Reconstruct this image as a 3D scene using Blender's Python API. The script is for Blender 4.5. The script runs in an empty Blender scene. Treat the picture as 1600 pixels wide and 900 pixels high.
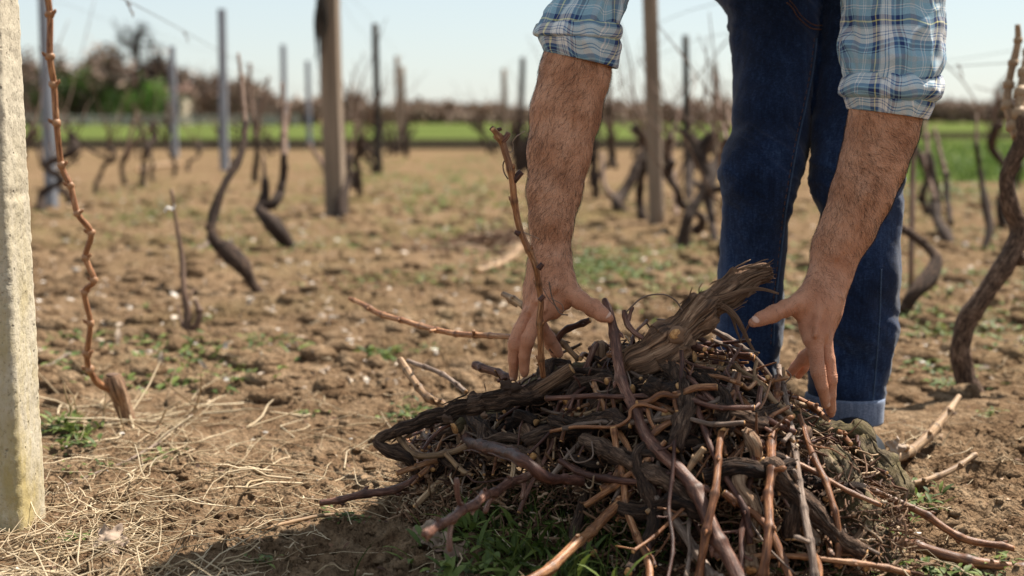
import bpy, math, random
import numpy as np
from mathutils import Vector, Matrix
from mathutils.bvhtree import BVHTree

rng = np.random.default_rng(11)
random.seed(5)
R = math.radians
sc = bpy.context.scene
col = sc.collection

# ------------------------------------------------------------------ camera
FPX = 2222.2            # focal length in pixels of a 1600 wide frame (50 mm on 36 mm)
PITCH = R(6.8)
CAM_H = 0.60
cam_d = bpy.data.cameras.new('camera'); cam = bpy.data.objects.new('camera', cam_d); col.objects.link(cam)
cam.location = (0, 0, CAM_H); cam.rotation_euler = (math.pi/2 - PITCH, 0, 0)
cam_d.lens = 50; cam_d.sensor_width = 36; cam_d.clip_start = 0.05; cam_d.clip_end = 3000
cam_d.dof.use_dof = True; cam_d.dof.focus_distance = 2.12; cam_d.dof.aperture_fstop = 3.3
cam_d.dof.aperture_blades = 0
sc.camera = cam

# ------------------------------------------------------------------ light
SUN_EL, SUN_AZ = R(57), R(51)      # azimuth: to the right of straight ahead (behind the man)
sd = Vector((math.sin(SUN_AZ)*math.cos(SUN_EL), math.cos(SUN_AZ)*math.cos(SUN_EL), math.sin(SUN_EL)))
w = bpy.data.worlds.new('World'); sc.world = w; w.use_nodes = True
nt = w.node_tree; bg = nt.nodes['Background']
sky = nt.nodes.new('ShaderNodeTexSky'); sky.sky_type = 'NISHITA'; sky.sun_disc = False
sky.sun_elevation = SUN_EL; sky.sun_rotation = SUN_AZ
sky.air_density = 1.0; sky.dust_density = 0.45; sky.ozone_density = 1.8; sky.altitude = 0
hz = nt.nodes.new('ShaderNodeMix'); hz.data_type = 'RGBA'; hz.inputs[0].default_value = .55; hz.inputs[7].default_value = (6.4, 7.0, 7.2, 1)   # thin high haze
nt.links.new(sky.outputs[0], hz.inputs[6]); nt.links.new(hz.outputs[2], bg.inputs[0]); bg.inputs[1].default_value = 0.060
ld = bpy.data.lights.new('sun', 'SUN'); ld.energy = 5.0; ld.angle = R(0.5); ld.color = (1.0, 0.93, 0.82)
lo = bpy.data.objects.new('sun', ld); col.objects.link(lo)
lo.rotation_euler = sd.to_track_quat('Z', 'Y').to_euler(); lo.location = (4, 5, 8)
sc.view_settings.view_transform = 'Standard'; sc.view_settings.look = 'None'
sc.view_settings.exposure = 1.1; sc.view_settings.gamma = 1; sc.view_settings.use_curve_mapping = False
sc.render.engine = 'CYCLES'
sc.cycles.use_denoising = True; sc.cycles.denoiser = 'OPENIMAGEDENOISE'
sc.cycles.max_bounces = 6; sc.cycles.diffuse_bounces = 3; sc.cycles.glossy_bounces = 2
sc.cycles.transparent_max_bounces = 4; sc.cycles.caustics_reflective = False; sc.cycles.caustics_refractive = False

# ------------------------------------------------------------------ helpers
CP, SP = math.cos(PITCH), math.sin(PITCH)
def P(u, v, Y):
    """world point seen at photo pixel (u, v) at distance Y along the ground"""
    x = (u-800)/FPX; y = -(v-450)/FPX
    d = np.array([x, CP + y*SP, -SP + y*CP]); t = Y/d[1]
    return np.array([0, 0, CAM_H]) + d*t
def G(u, v, z=0.0):
    x = (u-800)/FPX; y = -(v-450)/FPX
    d = np.array([x, CP + y*SP, -SP + y*CP]); t = (z-CAM_H)/d[2]
    return np.array([0, 0, CAM_H]) + d*t
def pts(l): return np.array([P(*p) for p in l])

def _hash(ix, iy, iz):
    n = (ix.astype(np.uint32)*np.uint32(374761393) + iy.astype(np.uint32)*np.uint32(668265263)
         + iz.astype(np.uint32)*np.uint32(2246822519))
    n = (n ^ (n >> np.uint32(13)))*np.uint32(1274126177)
    n = n ^ (n >> np.uint32(16))
    return (n & np.uint32(0xffffff)).astype(np.float32)/np.float32(0xffffff)*2 - 1
def vn(x, y, z=0.0):
    x, y, z = np.broadcast_arrays(np.asarray(x, np.float64), np.asarray(y, np.float64), np.asarray(z, np.float64))
    fx, fy, fz = np.floor(x), np.floor(y), np.floor(z)
    ix, iy, iz = fx.astype(np.int64), fy.astype(np.int64), fz.astype(np.int64)
    tx, ty, tz = x-fx, y-fy, z-fz
    tx = tx*tx*tx*(tx*(tx*6-15)+10); ty = ty*ty*ty*(ty*(ty*6-15)+10); tz = tz*tz*tz*(tz*(tz*6-15)+10)
    def h(a, b, c): return _hash(ix+a, iy+b, iz+c)
    x00 = h(0,0,0)*(1-tx)+h(1,0,0)*tx; x10 = h(0,1,0)*(1-tx)+h(1,1,0)*tx
    x01 = h(0,0,1)*(1-tx)+h(1,0,1)*tx; x11 = h(0,1,1)*(1-tx)+h(1,1,1)*tx
    return (x00*(1-ty)+x10*ty)*(1-tz) + (x01*(1-ty)+x11*ty)*tz
def fbm(x, y, z=0.0, o=3, gain=.5):
    s = 0; a = 1; t = 0
    for i in range(o):
        s = s + a*vn(x*2**i+17.3*i, y*2**i+5.1*i, z*2**i+9.7*i); t += a; a *= gain
    return s/t

def cr(p, step=None, n=None):
    """smooth Catmull-Rom resampling of an (N, D) polyline; arc length measured on the first 3 columns"""
    p = np.asarray(p, float)
    q = np.vstack([2*p[0]-p[1], p, 2*p[-1]-p[-2]])
    out = []
    for i in range(1, len(q)-2):
        t = np.linspace(0, 1, 24, endpoint=False)[:, None]
        a, b, c, d = q[i-1], q[i], q[i+1], q[i+2]
        out.append(.5*(2*b + (c-a)*t + (2*a-5*b+4*c-d)*t**2 + (3*b-a-3*c+d)*t**3))
    out = np.vstack(out+[p[-1:]])
    s = np.r_[0, np.cumsum(np.linalg.norm(np.diff(out[:, :3], axis=0), axis=1))]
    if n is None: n = max(3, int(s[-1]/step)+1)
    t = np.linspace(0, s[-1], n)
    return np.stack([np.interp(t, s, out[:, k]) for k in range(p.shape[1])], 1)

class MB:
    """collects geometry, builds ONE mesh object"""
    def __init__(self): self.V=[]; self.Q=[]; self.T=[]; self.U=[]; self.C=[]; self.n=0
    def add(self, V, Q=None, T=None, uv=None, rnd=0.0):
        V = np.asarray(V, float).reshape(-1, 3); k = len(V)
        self.V.append(V)
        if Q is not None and len(Q): self.Q.append(np.asarray(Q, np.int64)+self.n)
        if T is not None and len(T): self.T.append(np.asarray(T, np.int64)+self.n)
        self.U.append(np.zeros((k, 2)) if uv is None else uv)
        self.C.append(np.broadcast_to(np.asarray(rnd, float), (k,)))
        self.n += k
    def mesh(self, name, smooth=True):
        V = np.vstack(self.V); U = np.vstack(self.U); C = np.concatenate(self.C)
        Q = np.vstack(self.Q) if self.Q else np.zeros((0,4), int); T = np.vstack(self.T) if self.T else np.zeros((0,3), int)
        me = bpy.data.meshes.new(name)
        me.vertices.add(len(V)); me.vertices.foreach_set('co', V.astype(np.float32).ravel())
        li = np.concatenate([Q.ravel(), T.ravel()]).astype(np.int32)
        me.loops.add(len(li)); me.loops.foreach_set('vertex_index', li)
        ls = np.concatenate([np.arange(len(Q))*4, len(Q)*4+np.arange(len(T))*3]).astype(np.int32)
        me.polygons.add(len(ls)); me.polygons.foreach_set('loop_start', ls)
        me.polygons.foreach_set('use_smooth', np.full(len(ls), smooth))
        me.update(calc_edges=True)
        uvl = me.uv_layers.new(name='UVMap'); uvl.data.foreach_set('uv', U[li].astype(np.float32).ravel())
        a = me.attributes.new('rnd', 'FLOAT', 'POINT'); a.data.foreach_set('value', C.astype(np.float32))
        return me
    def build(self, name, mat, parent=None, smooth=True):
        if not self.V: return None
        me = self.mesh(name, smooth); me.materials.append(mat)
        o = bpy.data.objects.new(name, me); col.objects.link(o)
        if parent: o.parent = parent
        return o
    def tube(self, p, r, sides=8, disp=None, cap=True, rnd=0.0, flat=1.0):
        V, Q, T, uv = tube_arrays(p, r, sides, disp, cap, flat); self.add(V, Q, T, uv, rnd)
    def box(self, c, s, rz=0.0, taper=1.0):
        c = np.asarray(c, float); h = np.asarray(s, float)/2
        v = np.array([[x*(taper if z > 0 else 1), y*(taper if z > 0 else 1), z] for z in (-1, 1) for y in (-1, 1) for x in (-1, 1)])*h
        cz, sz = math.cos(rz), math.sin(rz)
        v = np.stack([v[:,0]*cz-v[:,1]*sz, v[:,0]*sz+v[:,1]*cz, v[:,2]], 1) + c
        self.add(v, [[0,2,3,1],[4,5,7,6],[0,1,5,4],[2,6,7,3],[0,4,6,2],[1,3,7,5]])
    def blob(self, c, s, sub=1, rough=.25, seed=0, rnd=0.0):
        V, T = ICO[sub]; n = fbm(V[:,0]*1.7+seed, V[:,1]*1.7, V[:,2]*1.7, 2)[:, None]
        self.add(V*(1+rough*n)*np.asarray(s)+np.asarray(c), None, T, None, rnd)

def _ico(sub):
    import bmesh
    bm = bmesh.new(); bmesh.ops.create_icosphere(bm, subdivisions=sub, radius=1)
    V = np.array([v.co[:] for v in bm.verts]); T = np.array([[v.index for v in f.verts] for f in bm.faces]); bm.free()
    return V, T
ICO = {1: _ico(1), 2: _ico(2), 3: _ico(3), 4: _ico(4)}

def frames(p):
    t = np.gradient(p, axis=0); t /= np.linalg.norm(t, axis=1)[:, None]+1e-12
    a = np.array([0.31, 0.2, 0.93]);
    if abs(t[0] @ a) > .9: a = np.array([1., .1, 0])
    n = a - t[0]*(a @ t[0]); n /= np.linalg.norm(n)
    N = np.empty_like(p)
    for i in range(len(p)):
        n = n - t[i]*(n @ t[i]); n /= np.linalg.norm(n)+1e-12; N[i] = n
    return t, N, np.cross(t, N)
def tube_arrays(p, r, sides=8, disp=None, cap=True, flat=1.0):
    p = np.asarray(p, float); n = len(p); r = np.broadcast_to(np.asarray(r, float), (n,))
    t, N, B = frames(p)
    th = np.linspace(0, 2*math.pi, sides+1)
    s = np.r_[0, np.cumsum(np.linalg.norm(np.diff(p, axis=0), axis=1))]
    rr = np.repeat(r[:, None], sides+1, 1)
    if disp is not None: rr = rr + disp(th[None, :], s[:, None], rr)
    V = p[:, None] + rr[..., None]*(np.cos(th)[None, :, None]*N[:, None] + flat*np.sin(th)[None, :, None]*B[:, None])
    V = V.reshape(-1, 3); m = sides+1
    i, j = np.meshgrid(np.arange(n-1), np.arange(sides), indexing='ij'); a = (i*m+j).ravel()
    Q = np.stack([a, a+1, a+m+1, a+m], 1)
    uv = np.stack(np.broadcast_arrays(th[None, :]/(2*math.pi), s[:, None]), -1).reshape(-1, 2)
    T = []
    if cap:
        k = len(V); V = np.vstack([V, p[:1], p[-1:]]); uv = np.vstack([uv, [[.5, 0]], [[.5, s[-1]]]])
        for j in range(sides): T += [[k, j+1, j], [k+1, (n-1)*m+j, (n-1)*m+j+1]]
    return V, Q, np.array(T, int).reshape(-1, 3), uv

def batch_tubes(mb, P_, R_, sides=3, rnd=None):
    """P_ (m, n, 3), R_ (m, n): many thin tubes at once"""
    m, n, _ = P_.shape
    t = np.gradient(P_, axis=1); t /= np.linalg.norm(t, axis=2)[..., None]+1e-9
    ref = rng.normal(size=(m, 1, 3)); N = np.cross(t, ref); N /= np.linalg.norm(N, axis=2)[..., None]+1e-9
    B = np.cross(t, N); th = np.arange(sides)*2*math.pi/sides
    V = P_[:, :, None] + R_[:, :, None, None]*(np.cos(th)[None, None, :, None]*N[:, :, None]+np.sin(th)[None, None, :, None]*B[:, :, None])
    base = (np.arange(m)*n*sides)[:, None, None]; i = np.arange(n-1)[None, :, None]*sides; j = np.arange(sides)[None, None, :]; j2 = (j+1) % sides
    Q = np.stack(np.broadcast_arrays(base+i+j, base+i+j2, base+i+sides+j2, base+i+sides+j), -1).reshape(-1, 4)
    if rnd is None: rnd = rng.random(m)
    s = np.linspace(0, 1, n)[None, :, None]
    uv = np.stack(np.broadcast_arrays(j/sides+0*s, s+0*base), -1).reshape(-1, 2)
    mb.add(V.reshape(-1, 3), Q, None, uv, np.repeat(rnd, n*sides))
def batch_leaves(mb, base, d, up, L, W, bend=.3, rnd=None):
    """m leaves: base (m,3), direction d, face normal up, length L, width W"""
    m = len(base); d = d/np.linalg.norm(d, axis=1)[:, None]; s = np.cross(d, up); s /= np.linalg.norm(s, axis=1)[:, None]+1e-9
    u = np.cross(s, d); L = L[:, None]; W = W[:, None]
    b = bend if np.ndim(bend) else np.full(m, bend); b = b[:, None]
    rows = []
    for f, wd, h in ((0, .15, 0), (.3, .85, .0), (.62, .9, -.25), (.86, .45, -.6)):
        c = base + d*L*f + u*L*b*h; rows += [c - s*W*wd/2 + u*W*.12*wd, c, c + s*W*wd/2 + u*W*.12*wd]
    rows.append(base + d*L*1.0 + u*L*b*-1.0)
    V = np.stack(rows, 1); k = 13; o = (np.arange(m)*k)[:, None]
    q = [[3*i+a, 3*i+a+1, 3*i+a+4, 3*i+a+3] for i in range(3) for a in (0, 1)]
    Q = np.concatenate([o+np.array(x)[None] for x in q]); T = np.concatenate([o+np.array(x)[None] for x in ([9,10,12],[10,11,12])])
    if rnd is None: rnd = rng.random(m)
    mb.add(V.reshape(-1, 3), Q, T, None, np.repeat(rnd, k))

def tag(o, label=None, cat=None, group=None, kind=None):
    if label: o['label'] = label
    if cat: o['category'] = cat
    if group: o['group'] = group
    if kind: o['kind'] = kind
    return o
def empty(name, loc=(0, 0, 0)):
    o = bpy.data.objects.new(name, None); col.objects.link(o); o.location = loc; o.empty_display_size = .05
    return o
def adopt(o, parent):
    """parent a mesh written in world coordinates to an empty that has a location"""
    o.parent = parent; o.location = -Vector(parent.location); return o

# ------------------------------------------------------------------ node helper
class NT:
    def __init__(s, name):
        s.m = bpy.data.materials.new(name); s.m.use_nodes = True; s.t = s.m.node_tree
        s.b = s.t.nodes['Principled BSDF']; s.out = s.t.nodes['Material Output']
    def n(s, typ, ins=None, **kw):
        x = s.t.nodes.new('ShaderNode'+typ)
        for k, v in kw.items(): setattr(x, k, v)
        for k, v in (ins or {}).items(): s.set(x.inputs[k], v)
        return x
    def set(s, sock, v):
        if isinstance(v, bpy.types.NodeSocket): s.t.links.new(v, sock)
        elif isinstance(v, bpy.types.Node): s.t.links.new(v.outputs[0], sock)
        else:
            if sock.type == 'RGBA' and len(v) == 3: v = (*v, 1)
            sock.default_value = v
    def p(s, **kw):
        for k, v in kw.items(): s.set(s.b.inputs[k.replace('_', ' ')], v)
    def coord(s, which='Object'): return s.n('TexCoord').outputs[which]
    def noise(s, vec, scale, detail=4, rough=.6, out=0, dist=0.0):
        return s.n('TexNoise', {'Vector': vec, 'Scale': scale, 'Detail': detail, 'Roughness': rough, 'Distortion': dist}).outputs[out]
    def mapv(s, vec, scale, loc=(0,0,0)): return s.n('Mapping', {'Vector': vec, 'Scale': scale, 'Location': loc}).outputs[0]
    def ramp(s, fac, stops, interp='LINEAR'):
        r = s.n('ValToRGB', {'Fac': fac}); e = r.color_ramp; e.interpolation = interp
        while len(e.elements) < len(stops): e.elements.new(.5)
        for el, (pos, c) in zip(e.elements, stops):
            el.position = pos; el.color = (*c, 1) if len(c) == 3 else c
        return r.outputs[0]
    def mix(s, f, a, b, mode='MIX'):
        x = s.n('Mix', data_type='RGBA', blend_type=mode)
        s.set(x.inputs['Factor'], f); s.set(x.inputs[6], a); s.set(x.inputs[7], b); return x.outputs[2]
    def math(s, op, a, b=0.0, c=0.0):
        x = s.n('Math', operation=op); s.set(x.inputs[0], a); s.set(x.inputs[1], b); s.set(x.inputs[2], c); return x.outputs[0]
    def attr(s, name): return s.n('Attribute', attribute_name=name).outputs['Fac']
    def bump(s, h, strength=.5, dist=.01, normal=None):
        x = s.n('Bump', {'Height': h, 'Strength': strength, 'Distance': dist})
        if normal is not None: s.set(x.inputs['Normal'], normal)
        return x.outputs[0]
def sw(v): return (v, v, v)
# ------------------------------------------------------------------ materials
M = {}
def soil_mat():
    k = NT('soil'); c = k.coord()
    big = k.noise(c, 1.3, 5, .6); med = k.noise(c, 14, 6, .65); fine = k.noise(c, 110, 5, .7); veg = k.noise(c, 0.9, 4, .6, dist=.6)
    dry = k.ramp(med, [(.3, (.115, .068, .040)), (.5, (.225, .149, .090)), (.7, (.345, .248, .160))])
    dark = k.mix(.55, dry, (.08, .047, .026))
    base = k.mix(k.ramp(big, [(.4, sw(0)), (.62, sw(1))]), dry, dark)
    speck = k.ramp(fine, [(.32, sw(.5)), (.48, sw(1)), (.72, sw(1.28))])
    base = k.mix(1.0, base, speck, 'MULTIPLY')
    # thin ground cover grows further out, in patches
    sep = k.n('SeparateXYZ', {'Vector': c}); far = k.n('MapRange', {'Value': sep.outputs[1], 'From Min': 2.6, 'From Max': 8.0})
    vm = k.ramp(veg, [(.50, sw(0)), (.64, sw(1))]); tex = k.ramp(med, [(.35, sw(.2)), (.6, sw(1))])
    f = k.math('MULTIPLY', k.math('MULTIPLY', vm, tex), k.math('MULTIPLY', far.outputs[0], .75))
    base = k.mix(f, base, (.11, .11, .035))
    base = k.mix(k.math('MULTIPLY', far.outputs[0], .35), base, (.24, .16, .09))
    v = k.n('TexVoronoi', {'Vector': c, 'Scale': 55.0}); h = k.math('ADD', k.math('MULTIPLY', med, 1.0), k.math('MULTIPLY', fine, .45))
    v2 = k.n('TexVoronoi', {'Vector': c, 'Scale': 150.0}); h = k.math('SUBTRACT', h, k.math('ADD', k.math('MULTIPLY', v.outputs['Distance'], .6), k.math('MULTIPLY', v2.outputs['Distance'], .3)))
    k.p(Base_Color=base, Roughness=1.0, Specular_IOR_Level=.0, Normal=k.bump(h, 1.0, .02))
    return k.m
M['soil'] = soil_mat()
def stuff_mat(name, stops, rough=.8, noise=60, trans=0.0, spec=.3, obj=False):
    """colour from the per-piece attribute (or the object's random number) plus fine noise"""
    k = NT(name); c = k.coord()
    r = k.n('ObjectInfo').outputs['Random'] if obj else k.attr('rnd')
    n = k.noise(c, noise, 4, .6)
    f = k.math('ADD', k.math('MULTIPLY', r, .75), k.math('MULTIPLY', n, .3))
    colr = k.ramp(f, stops); k.p(Base_Color=colr, Roughness=rough, Specular_IOR_Level=spec, Normal=k.bump(n, .3, .002))
    if trans:
        t = k.n('BsdfTranslucent', {'Color': colr}); mx = k.n('MixShader', {0: trans}); k.t.links.new(k.b.outputs[0], mx.inputs[1]); k.t.links.new(t.outputs[0], mx.inputs[2])
        k.t.links.new(mx.outputs[0], k.out.inputs[0])
    return k.m
M['straw'] = stuff_mat('dry_straw', [(.05, (.22, .15, .085)), (.4, (.42, .31, .185)), (.9, (.66, .54, .37))], .7, 30, .15)
M['weed'] = stuff_mat('weed_leaf', [(.1, (.04, .062, .014)), (.5, (.085, .125, .024)), (.95, (.18, .22, .05))], .6, 40, .3)
M['grass'] = stuff_mat('field_grass', [(.1, (.06, .10, .02)), (.5, (.10, .16, .03)), (.95, (.16, .22, .05))], .6, 3, .3)
M['pebble'] = stuff_mat('pebble', [(.1, (.3, .25, .2)), (.6, (.42, .37, .32)), (.95, (.62, .58, .53))], .7, 60)
M['litter'] = stuff_mat('litter', [(.05, (.03, .015, .010)), (.35, (.10, .048, .026)), (.65, (.2, .11, .06)), (.85, (.40, .28, .18)), (.97, (.65, .55, .42))], .75, 80)
M['leafdry'] = stuff_mat('dead_leaf', [(.1, (.16, .10, .07)), (.6, (.30, .21, .15)), (.95, (.44, .34, .26))], .8, 50, .15, obj=True)
M['evergreen'] = stuff_mat('evergreen_leaf', [(.1, (.035, .07, .02)), (.5, (.07, .12, .03)), (.95, (.15, .22, .05))], .6, 1, .2)  # greens raised too, distance haze put into the leaf colour
M['bushleaf'] = stuff_mat('spring_leaf', [(.1, (.06, .13, .02)), (.5, (.10, .21, .03)), (.95, (.17, .30, .05))], .6, 1, .3)
M['thicket'] = stuff_mat('bare_twigs', [(.1, (.13, .082, .06)), (.5, (.25, .17, .125)), (.95, (.42, .31, .24))], .8, 1)  # twig colours lightened to stand in for haze over the far hedge
def field_mat():
    k = NT('field'); c = k.coord(); n = k.noise(c, .15, 4, .6); f = k.noise(c, 6, 4, .7)
    b = k.mix(k.ramp(n, [(.35, sw(0)), (.65, sw(1))]), (.072, .094, .026), (.105, .13, .04))
    b = k.mix(1.0, b, k.ramp(f, [(.3, sw(.7)), (.7, sw(1.25))]), 'MULTIPLY')
    k.p(Base_Color=b, Roughness=1.0, Specular_IOR_Level=.0, Normal=k.bump(f, .6, .05)); return k.m
M['field'] = field_mat()
def simple(name, colr, rough=.7, scale=20, var=.25, bump=.2, dist=.004, stretch=(1,1,1), metal=0.0, spec=.3):
    k = NT(name); c = k.mapv(k.coord(), stretch); n = k.noise(c, scale, 5, .65)
    b = k.mix(1.0, colr, k.ramp(n, [(.3, sw(1-var)), (.7, sw(1+var))]), 'MULTIPLY')
    k.p(Base_Color=b, Roughness=rough, Metallic=metal, Specular_IOR_Level=spec, Normal=k.bump(n, bump, dist)); return k.m
M['track'] = simple('track_soil', (.022, .018, .012), 1.0, 3, .35, .6, .05, spec=0.0)
M['zinc'] = simple('galvanised_metal', (.22, .23, .26), .5, 12, .25, .1, .002, (1,1,.2), .35)
M['greywood'] = simple('weathered_wood', (.22, .165, .12), .9, 24, .45, .6, .006, (1,1,.06))
M['darkwood'] = simple('dark_tarred_wood', (.035, .028, .022), .8, 24, .45, .5, .005, (1,1,.06))
M['palewood'] = simple('pale_wood', (.42, .31, .18), .8, 24, .3, .4, .005, (1,1,.06))
M['wire'] = simple('wire', (.12, .11, .10), .6, 40, .3, .1)
M['render_wall'] = simple('plaster_wall', (.42, .35, .26), .9, 1, .1, .2, .01)
M['rooftile'] = simple('roof_tile', (.17, .10, .075), .8, 4, .3, .4, .02)
M['glass'] = simple('window_glass', (.04, .05, .06), .15, 1, .1, 0.0)
M['fencewhite'] = simple('pale_fence', (.42, .40, .36), .8, 3, .3, .2)
M['bgvine'] = simple('vine_trunk_bark', (.036, .021, .014), .9, 18, .5, .8, .01, (1,1,.25))
M['bgcane'] = simple('vine_cane_bark', (.13, .075, .048), .7, 18, .4, .4, .005, (1,1,.25))
M['shoe'] = simple('black_shoe_leather', (.012, .012, .014), .5, 60, .3, .3, .002)
M['sole'] = simple('rubber_sole', (.30, .27, .22), .8, 60, .2, .2, .002)
M['paper'] = simple('paper_scrap', (.7, .68, .66), .8, 60, .1, .2, .002)
M['hair'] = simple('dark_hair', (.02, .013, .009), .6, 90, .4, .6, .004)
M['armhair'] = simple('arm_hair', (.014, .007, .004), .45, 10, .2, .0)
def concrete():
    k = NT('old_concrete'); c = k.coord()
    n1 = k.noise(c, 9, 5, .6); n2 = k.noise(c, 160, 4, .7); n3 = k.noise(c, 34, 5, .7)
    b = k.ramp(n1, [(.3, (.38, .33, .25)), (.7, (.54, .48, .37))])
    b = k.mix(1.0, b, k.ramp(n2, [(.30, sw(.4)), (.44, sw(1)), (.75, sw(1.15))]), 'MULTIPLY')
    sep = k.n('SeparateXYZ', {'Vector': c}); low = k.n('MapRange', {'Value': sep.outputs[2], 'From Min': .62, 'From Max': .12})
    lich = k.math('MULTIPLY', low.outputs[0], k.ramp(k.noise(k.mapv(c, (1,1,.35)), 22, 5, .7), [(.38, sw(.05)), (.62, sw(1))]))
    b = k.mix(k.math('MULTIPLY', lich, .8), b, k.mix(n3, (.44, .33, .10), (.26, .21, .10)))
    v = k.n('TexVoronoi', {'Vector': c, 'Scale': 75.0}); hole = k.ramp(v.outputs['Distance'], [(.12, sw(0)), (.25, sw(1))])
    rare = k.ramp(n3, [(.52, sw(1)), (.6, sw(0))]); hole = k.mix(rare, hole, sw(1.0))
    b = k.mix(1.0, b, k.mix(hole, sw(.45), sw(1.0)), 'MULTIPLY')
    h = k.math('ADD', k.math('MULTIPLY', n2, .5), k.math('MULTIPLY', k.math('ADD', hole, n3), .6))
    k.p(Base_Color=b, Roughness=.95, Specular_IOR_Level=.1, Normal=k.bump(h, .7, .004)); return k.m
M['concrete'] = concrete()
def bark(name, stops, su=11, sv=26, bump=.8, dist=.003, rough=.75, moss=0.0, spec=.3):
    """fibrous bark along the piece: UV = (turn around the stem, metres along it)"""
    k = NT(name); uv = k.n('UVMap').outputs[0]; r = k.n('ObjectInfo').outputs['Random']
    sep = k.n('SeparateXYZ', {'Vector': uv}); a = k.math('MULTIPLY', sep.outputs[0], 2*math.pi)
    v = k.n('CombineXYZ', {0: k.math('MULTIPLY', k.math('COSINE', a), su*.16), 1: k.math('MULTIPLY', k.math('SINE', a), su*.16), 2: k.math('MULTIPLY', sep.outputs[1], sv)})
    n = k.noise(v, 2.2, 6, .7, dist=.5); f = k.noise(v, 8, 4, .7); c = k.coord(); patch = k.noise(c, 16, 3, .5)
    fac = k.math('ADD', k.math('MULTIPLY_ADD', n, 1.15, -.265), k.math('MULTIPLY', k.math('ADD', r, k.math('MULTIPLY', patch, 1.0)), .19))
    b = k.ramp(fac, stops); b = k.mix(1.0, b, k.ramp(f, [(.3, sw(.5)), (.6, sw(1.25))]), 'MULTIPLY')
    if moss: b = k.mix(k.math('MULTIPLY', k.ramp(k.noise(c, 30, 4, .7), [(.42, sw(0)), (.6, sw(1))]), moss), b, (.19, .16, .055))
    b = k.mix(k.math('MULTIPLY', k.attr('rnd'), .6), b, (.025, .012, .008))
    h = k.math('ADD', n, k.math('MULTIPLY', f, .6))
    k.p(Base_Color=b, Roughness=rough, Specular_IOR_Level=spec, Normal=k.bump(h, bump, dist)); return k.m
M['cane'] = bark('reddish_cane_bark', [(.25, (.06, .022, .012)), (.45, (.19, .075, .032)), (.62, (.38, .18, .08)), (.8, (.6, .40, .25))], 5, 14, .45, .0014, .45)
M['cane_dark'] = bark('purple_brown_cane_bark', [(.25, (.022, .009, .007)), (.48, (.075, .03, .021)), (.66, (.19, .09, .06)), (.85, (.42, .28, .21))], 5, 14, .5, .0014, .5)
M['cane_pale'] = bark('pale_dry_cane_bark', [(.25, (.13, .07, .035)), (.5, (.31, .19, .10)), (.75, (.52, .37, .23))], 5, 9, .35, .0012, .6)
M['cane_grey'] = bark('grey_cane_bark', [(.25, (.06, .038, .028)), (.5, (.17, .115, .085)), (.75, (.40, .31, .25))], 6, 12, .5, .0015, .7)
M['old'] = bark('old_vine_bark', [(.3, (.010, .006, .005)), (.46, (.042, .024, .016)), (.6, (.115, .068, .044)), (.78, (.31, .20, .135))], 11, 26, 1.0, .005, .9)
M['old_warm'] = bark('peeling_vine_bark', [(.3, (.05, .027, .017)), (.44, (.19, .105, .06)), (.56, (.36, .215, .13)), (.72, (.6, .42, .27))], 13, 8, 1.0, .005, .85)  # bark tones brightened in place of sunlight missing on the peeling trunk
M['old_moss'] = bark('mossy_vine_bark', [(.28, (.025, .018, .012)), (.45, (.09, .065, .04)), (.6, (.18, .135, .085)), (.8, (.32, .25, .16))], 12, 30, 1.0, .006, .95, .38)
def cut():
    k = NT('cut_wood'); c = k.coord('UV'); r = k.n('SeparateXYZ', {'Vector': c}); w_ = k.math('SINE', k.math('MULTIPLY', r.outputs[1], 9000.0))
    n = k.noise(k.coord(), 220, 4, .7); b = k.ramp(n, [(.3, (.24, .11, .04)), (.5, (.52, .27, .10)), (.75, (.72, .46, .22))])
    k.p(Base_Color=b, Roughness=.8, Normal=k.bump(n, .4, .001)); return k.m
M['cut'] = cut()
def skin():
    k = NT('skin'); c = k.coord(); n = k.noise(c, 28, 4, .55); f = k.noise(c, 420, 3, .6); v = k.n('TexVoronoi', {'Vector': c, 'Scale': 620.0})
    sep = k.n('SeparateXYZ', {'Vector': c}); hand = k.n('MapRange', {'Value': sep.outputs[2], 'From Min': .46, 'From Max': .30})
    b = k.ramp(n, [(.3, (.38, .165, .083)), (.5, (.50, .24, .132)), (.7, (.60, .315, .19))])
    b = k.mix(k.math('MULTIPLY', hand.outputs[0], .45), b, (.50, .215, .135))
    b = k.mix(1.0, b, k.ramp(f, [(.3, sw(.88)), (.7, sw(1.08))]), 'MULTIPLY')
    mole = k.n('TexVoronoi', {'Vector': c, 'Scale': 30.0}); b = k.mix(k.ramp(mole.outputs['Distance'], [(.03, sw(.55)), (.05, sw(0))]), b, (.16, .06, .035))
    h = k.math('ADD', k.math('MULTIPLY', f, .6), v.outputs['Distance'])
    k.p(Base_Color=b, Roughness=.52, Specular_IOR_Level=.35, Subsurface_Weight=.08, Subsurface_Radius=(.012, .005, .003), Subsurface_Scale=.6, Normal=k.bump(h, .6, .0016)); return k.m
M['skin'] = skin()
M['nail'] = simple('fingernail', (.58, .36, .27), .35, 60, .08, .05, .001)
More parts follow.
